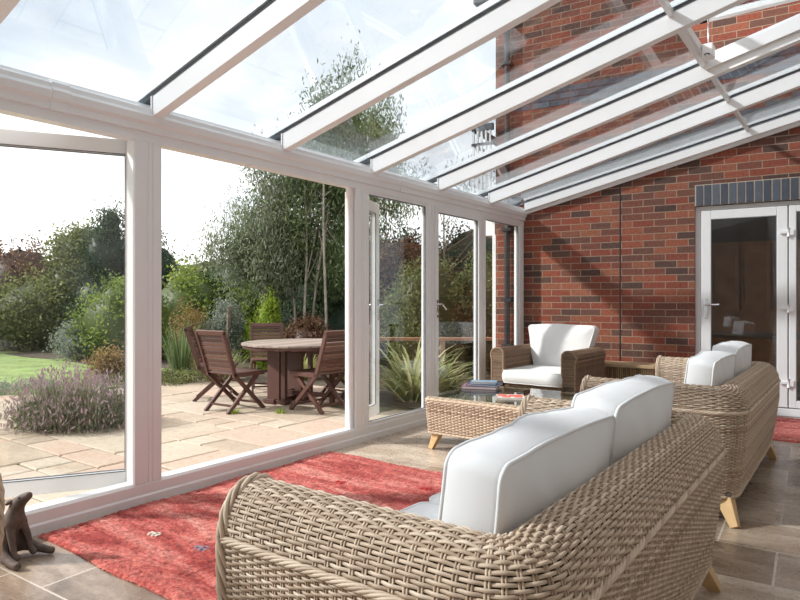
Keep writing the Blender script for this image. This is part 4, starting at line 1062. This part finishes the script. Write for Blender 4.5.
# right-hand planting
hedge('beech_hedge', 'tall thick olive green hedge behind the right-hand glass panels', (-5.5, 8.9, B0), [(-.3, -.3, .95, .75, .6, 1.0, 1), (.4, .5, 1.0, .7, .6, 1.05, 1), (1.1, 1.5, 1.1, .7, .6, 1.15, 1)], 300, 'l_olive', .07, .09)
foliage_tree('copper_beech', 'dark red leafed tree behind the folded back door leaf', 'tree', (-6.7, 9.2, B0), [(0, 0, 1.65, .62, .62, .75, 1), (0, 0, 1.0, .7, .7, .8, .7)], 130, 60, (.12,) * 3, .085, M['l_red'], M['bark'], 2, 0, .05, branches=10, core=.7)
foliage_tree('distant_tree', 'far dark tree above the right hedge', 'tree', (-6.6, 13.2, B0), [(0, 0, 2.2, .8, .8, .7, 1), (.8, .6, 1.8, .9, .9, .8, 1), (0, 0, 1.2, 1.6, 1, 1.1, 1)], 170, 55, (.16,) * 3, .10, M['l_olive'], M['bark'], 2.2, 0, .08, branches=16, core=.6)
# left-hand planting seen through the open leaf
foliage_tree('holly_tree', 'rounded bushy tree beyond the lawn seen through the open door leaf', 'tree', (-15.9, 7.9, B0), [(0, 0, 1.4, .95, .95, 1.2, 1), (.1, 0, 2.3, .7, .7, .75, .7)], 210, 60, (.16,) * 3, .12, M['l_olive'], M['bark'], 1.9, 0, .09, branches=10, core=.8)
foliage_tree('spruce_tree', 'dark conifer beyond the lawn beside the hinge of the open leaf', 'tree', (-14.8, 8.0, B0), [(0, 0, 1.0, .95, .95, 1.1, 1), (0, 0, 2.2, .6, .6, .9, .6), (0, .1, 3.0, .25, .25, .5, .2), (.9, .8, 1.7, .6, .6, 1.1, .6)], 210, 60, (.14, .14, .17), .11, M['l_conif'], M['bark'], 2.6, .4, .08, branches=10, core=.8)
foliage_tree('copper_hedge', 'brownish red hedge at the far left beyond the lawn', 'hedge', (-20.3, 8.3, B0), [(0, 0, 1.4, 1.6, 1.3, 1.6, 1), (-1.5, -2.5, 1.4, 1.6, 1.6, 1.6, 1)], 200, 60, (.2,) * 3, .13, M['l_red'], None, 2, 0, core=.85)
foliage_tree('background_hedge', 'long mixed green hedge closing the garden behind the lawn', 'hedge', (-18.5, 5.5, B0), [(-.5, -2.2, .8, 1.2, 1.8, 1.2, 1), (0, 0, .8, 1.3, 1.6, 1.2, 1), (1.5, 2.2, .8, 1.3, 1.6, 1.1, 1), (3.2, 3.6, 1.0, 1.4, 1.2, 1.4, 1), (5.6, 4.0, 1.0, 1.4, 1.2, 1.4, 1), (-2.5, -4.2, .9, 1.2, 1.8, 1.3, 1)], 420, 60, (.2,) * 3, .12, M['l_olive'], None, 1.9, 0, core=.86, shell=.8)
foliage_tree('viburnum_shrub', 'small shrub with pale flower heads at the back of the lawn', 'shrub', (-13.2, 6.5, B0), [(0, 0, .35, .45, .45, .38, 1)], 60, 45, (.08,) * 3, .07, M['l_grey'], None, 2, 0, core=.7)
foliage_tree('golden_shrub', 'yellow orange low shrub behind the lavender', 'shrub', (-9.3, 5.1, B0), [(0, 0, .22, .30, .28, .26, 1)], 36, 50, (.09,) * 3, .06, M['l_rust'], None, 2, 0, core=.6)
foliage_tree('grey_thyme', 'low silvery mat of foliage along the lawn edge', 'plant', (-9.3, 2.9, B0), [(0, 0, .06, .5, .7, .10, 1), (-.1, .9, .06, .4, .6, .1, .7)], 90, 50, (.07, .07, .03), .04, M['l_grey'], None, 2, 0)
def lav_extra(mb):
    pass
lb = empty('lavender_bush', (-6.42, 3.02, B0)); tag(lb, 'wide lavender bush with fading purple flowers on the paving outside the open leaf', 'plant')
mb = MB(); blades(mb, (0, 0, 0), 1500, .52, .007, 1.15, .25, .30, 4); blades(mb, (.30, .18, 0), 800, .48, .007, 1.2, .25, .25, 4)
mb.t = [np.clip(t * .62, 0, .6) for t in mb.t]; mb.build('stems', M['l_lav'], lb)
mb = MB(); d = RNG.normal(0, 1, (1900, 3)); d[:, 2] = abs(d[:, 2]) + .15; d /= np.linalg.norm(d, axis=1)[:, None]
P = d * np.array([.56, .58, .62]) * RNG.uniform(.82, 1.08, (1900, 1)); P[700:] = P[700:] * .9 + np.array([.28, .18, -.02]) * (RNG.random((1200, 1)) < .6)
leaves(mb, P, .055, 3.2, -1.2, RNG.uniform(.7, 1, 1900)); mb.build('flower_heads', M['l_lav'], lb)
mb = MB(); P = d[:1400] * np.array([.48, .52, .36]) * RNG.uniform(.7, 1.0, (1400, 1)); leaves(mb, np.concatenate([P, P + np.array([.27, .17, 0])]), .06, 4, -.6, RNG.uniform(.1, .55, 2800)); mb.build('foliage', M['l_lav'], lb)
# grasses
def fl(mb):
    pass
clump_plant('ornamental_grass', 'tall upright ornamental grass left of the garden chairs', (-8.75, 5.95, B0), 260, .95, .012, .35, .35, 'l_euc', .14)
clump_plant('yellow_grass', 'yellowish arching grass behind the left garden chair', (-8.1, 6.15, B0), 420, .55, .010, .7, .8, 'l_grass', .30)
clump_plant('sedge_grass', 'low pale green grass clump behind the garden table legs', (-7.15, 7.0, B0), 320, .50, .014, .8, .9, 'l_grass', .2)
clump_plant('rush_grass', 'light green grass clump right of the table pedestal', (-6.45, 7.35, B0), 300, .48, .014, .8, .9, 'l_flax', .2)
clump_plant('flax_plant', 'large striped flax with arching leaves behind the folded door leaf', (-4.45, 6.30, B0 + .01), 190, .95, .045, 1.0, 1.7, 'l_flax', .16)
clump_plant('flax_plant', 'striped flax with arching leaves outside the panel with the handle', (-4.36, 6.66, B0 + .01), 180, .74, .042, 1.0, 1.7, 'l_flax', .14)
# timber rail behind the flax
tr = empty('timber_rail', (-4.75, 7.35, B0), R(38)); tag(tr, 'orange brown timber rail on posts behind the flax plants', 'rail')
MB().box((-.9, -.05, .70), (1.0, .05, .745)).build('rail', M['timber'], tr, bevel=.004)
for x in (-.86, .05, .94): MB().box((x - .035, -.035, 0), (x + .035, .035, .70)).build('post', M['timber'], tr)
# wooden garden obelisk post
ob = MB().bar((0, 0, 0), (.0, .07, 1.15), .06, .05, (1, 0, 0)).build('timber_post', M['bark'], loc=(-8.95, 6.98, B0)); tag(ob, 'short leaning brown wooden post in the bed behind the left garden chair', 'post')

# ------------------------------------------------------------------ garden table and chairs
def slat(mb, a, b, w=.05, t=.016, up=(0, 0, 1)): mb.bar(a, b, w, t, up, tint=random.random())
TC = Vector((-5.50, 5.42, GZ))
gt = empty('garden_table', TC, R(6)); tag(gt, 'round slatted wooden garden table on the patio', 'table')
tm = MB(); r_ = .72
oct_ = lambda x: min(r_, 1e9)
hc = lambda x: math.sqrt(max(0.0004, r_ ** 2 - x * x))
for i in range(15):
    x = -r_ + .048 + i * .0960; a0, a1 = max(x - .045, -r_ + .004), min(x + .045, r_ - .004); am = (a0 + a1) / 2
    tm.prism([(a0, -hc(a0)), (am, -hc(am)), (a1, -hc(a1)), (a1, hc(a1)), (am, hc(am)), (a0, hc(a0))], 'z', .712, .735, tint=random.random())
tm.build('table_top', M['teaktop'], gt, bevel=.003)
a_ = MB()
for q in range(24):
    t0, t1 = q * PI / 12, (q + 1) * PI / 12; a_.bar((.69 * math.cos(t0), .69 * math.sin(t0), .690), (.69 * math.cos(t1), .69 * math.sin(t1), .697), .03, .03)
a_.bar((-.68, 0, .69), (.68, 0, .69), .05, .045); a_.bar((0, -.68, .69), (0, .68, .69), .05, .045); a_.build('apron', M['teak'], gt)
p = MB(); ox, oy = -.20, -.06
p.box((ox - .12, oy - .20, .04), (ox + .07, oy - .15, .69), tint=.5); p.box((ox + .085, oy - .19, .04), (ox + .15, oy - .14, .69), tint=.35)
p.box((ox - .12, oy + .15, .04), (ox + .12, oy + .20, .69), tint=.6)
p.box((ox - .16, oy - .23, .0), (ox + .18, oy - .12, .05)); p.box((ox - .16, oy + .12, .0), (ox + .18, oy + .23, .05)); p.box((ox - .03, oy - .25, .01), (ox + .03, oy + .25, .06)); p.build('pedestal', M['teak'], gt, bevel=.004)
for lx, ly in ((-.28, .52), (.48, -.02)):
    g = MB(); g.box((lx - .025, ly - .025, 0), (lx + .025, ly + .025, .68)); g.bar((ox, oy, .12), (lx, ly, .12), .04, .05); g.bar((ox, oy, .63), (lx, ly, .63), .04, .05); g.build('leg', M['teak'], gt)
def garden_chair():
    root = empty('garden_chair'); w = .23     # faces +x
    seat = MB()
    for i in range(9):
        x = -.19 + i * .051; seat.box((x - .022, -w + .02, .425 + .0), (x + .022, w - .02, .443), tint=random.random())
    seat.box((-.22, -w, .395), (.24, -w + .03, .44)); seat.box((-.22, w - .03, .395), (.24, w, .44)); seat.build('seat', M['teak'], root, bevel=.002)
    bk = MB(); p0 = Vector((-.19, 0, .40)); p1 = Vector((-.36, 0, .90)); d = (p1 - p0)
    for sy in (-1, 1): bk.bar(p0 + Vector((0, sy * (w - .015), 0)), p1 + Vector((0, sy * (w - .015), 0)), .03, .045, (1, 0, 0), tint=.5)
    for i in range(9):
        c = p0 + d * (.16 + i * .094); bk.bar(c + Vector((0, -w + .03, 0)), c + Vector((0, w - .03, 0)), .016, .040, tuple(d.normalized()), tint=random.random())
    bk.bar(p1 + Vector((0, -w, 0)) - d * .02, p1 + Vector((0, w, 0)) - d * .02, .03, .05, tuple(d.normalized()), tint=.7); bk.build('backrest', M['teak'], root, bevel=.002)
    for sy in (-1, 1):
        MB().bar((-.20, sy * (w - .015), .42), (.24, sy * (w - .015), 0), .028, .042, (1, 0, 1), tint=.4).build('leg', M['teak'], root)
        MB().bar((.17, sy * (w - .045), .40), (-.27, sy * (w - .045), 0), .028, .042, (-1, 0, 1), tint=.6).build('leg', M['teak'], root)
    MB().bar((.16, -w + .02, .075), (.16, w - .02, .075), .03, .02).build('stretcher', M['teak'], root)
    MB().bar((-.19, -w + .05, .075), (-.19, w - .05, .075), .03, .02).build('stretcher', M['teak'], root)
    return root
gc = garden_chair()
spots = [((-5.76, 4.62), 93, 'dark wooden folding garden chair nearest the left, its slatted back to the room'),
         ((-6.55, 4.98), 48, 'dark wooden folding garden chair half hidden behind the leftmost chair'),
         ((-6.60, 5.86), -38, 'dark wooden folding garden chair on the far side of the table facing the room'),
         ((-5.50, 6.22), -100, 'dark wooden folding garden chair at the far right, mostly behind another chair'),
         ((-4.98, 5.18), 176, 'dark wooden folding garden chair at the right of the table beside the door post')]
for i, (p_, a, lab) in enumerate(spots):
    o = gc if i == 0 else copy_tree(gc)
    o.location = (p_[0], p_[1], GZ); o.rotation_euler = (0, 0, R(a)); tag(o, lab, 'chair', 'folding garden chairs round the table')

# small weeds in the paving joints
for i, (x, y) in enumerate(((-5.15, 4.75), (-5.55, 4.45))):
    q = MB(); blades(q, (0, 0, 0), 60, .09, .006, 1.2, .5, .05, 3); o = q.build('grass_tuft', M['l_bright'], loc=(x, y, GZ - .01)); tag(o, ('small green weed in the paving in front of the left garden chair', 'small green weed between the paving slabs nearest the door opening')[i], 'weed')

# ------------------------------------------------------------------ light
W = bpy.data.worlds.new('sky'); S.world = W; W.use_nodes = True; nt = W.node_tree
bg = nt.nodes['Background']; tc = N(nt, 'ShaderNodeTexCoord')
mp = N(nt, 'ShaderNodeMapping'); nt.links.new(tc.outputs['Generated'], mp.inputs[0]); mp.inputs['Scale'].default_value = (1, 1, 2.2)
n1 = noise_node(nt, 1.7, 6, mp.outputs[0], .55, .4)
r = ramp(nt, n1.outputs[0], [(.34, (.39, .45, .54)), (.43, (.56, .595, .64)), (.52, (.70, .71, .72)), (.64, (1.08, 1.07, 1.05))])
nt.links.new(r.outputs[0], bg.inputs[0]); bg.inputs[1].default_value = 1.08
sl = bpy.data.lights.new('sun', 'SUN'); sl.energy = 2.7; sl.angle = R(3); sl.color = (1, .965, .92)
so = bpy.data.objects.new('sun', sl); COL.objects.link(so)
sdir = Vector((.70, .52, -.60))        # direction the light travels
so.rotation_euler = sdir.to_track_quat('-Z', 'Y').to_euler()

# ------------------------------------------------------------------ camera
cam = bpy.data.cameras.new('camera'); co = bpy.data.objects.new('camera', cam); COL.objects.link(co)
cam.sensor_width = 36; cam.lens = 623 / 800 * 36; cam.clip_start = .05
co.location = (0, 0, 1.15); co.rotation_euler = (R(90), 0, math.atan(460 / 623))
S.camera = co
S.cycles.transparent_max_bounces = 24
S.view_settings.view_transform = 'Standard'; S.view_settings.look = 'None'; S.view_settings.exposure = 1.02; S.view_settings.gamma = 1; S.view_settings.use_curve_mapping = False
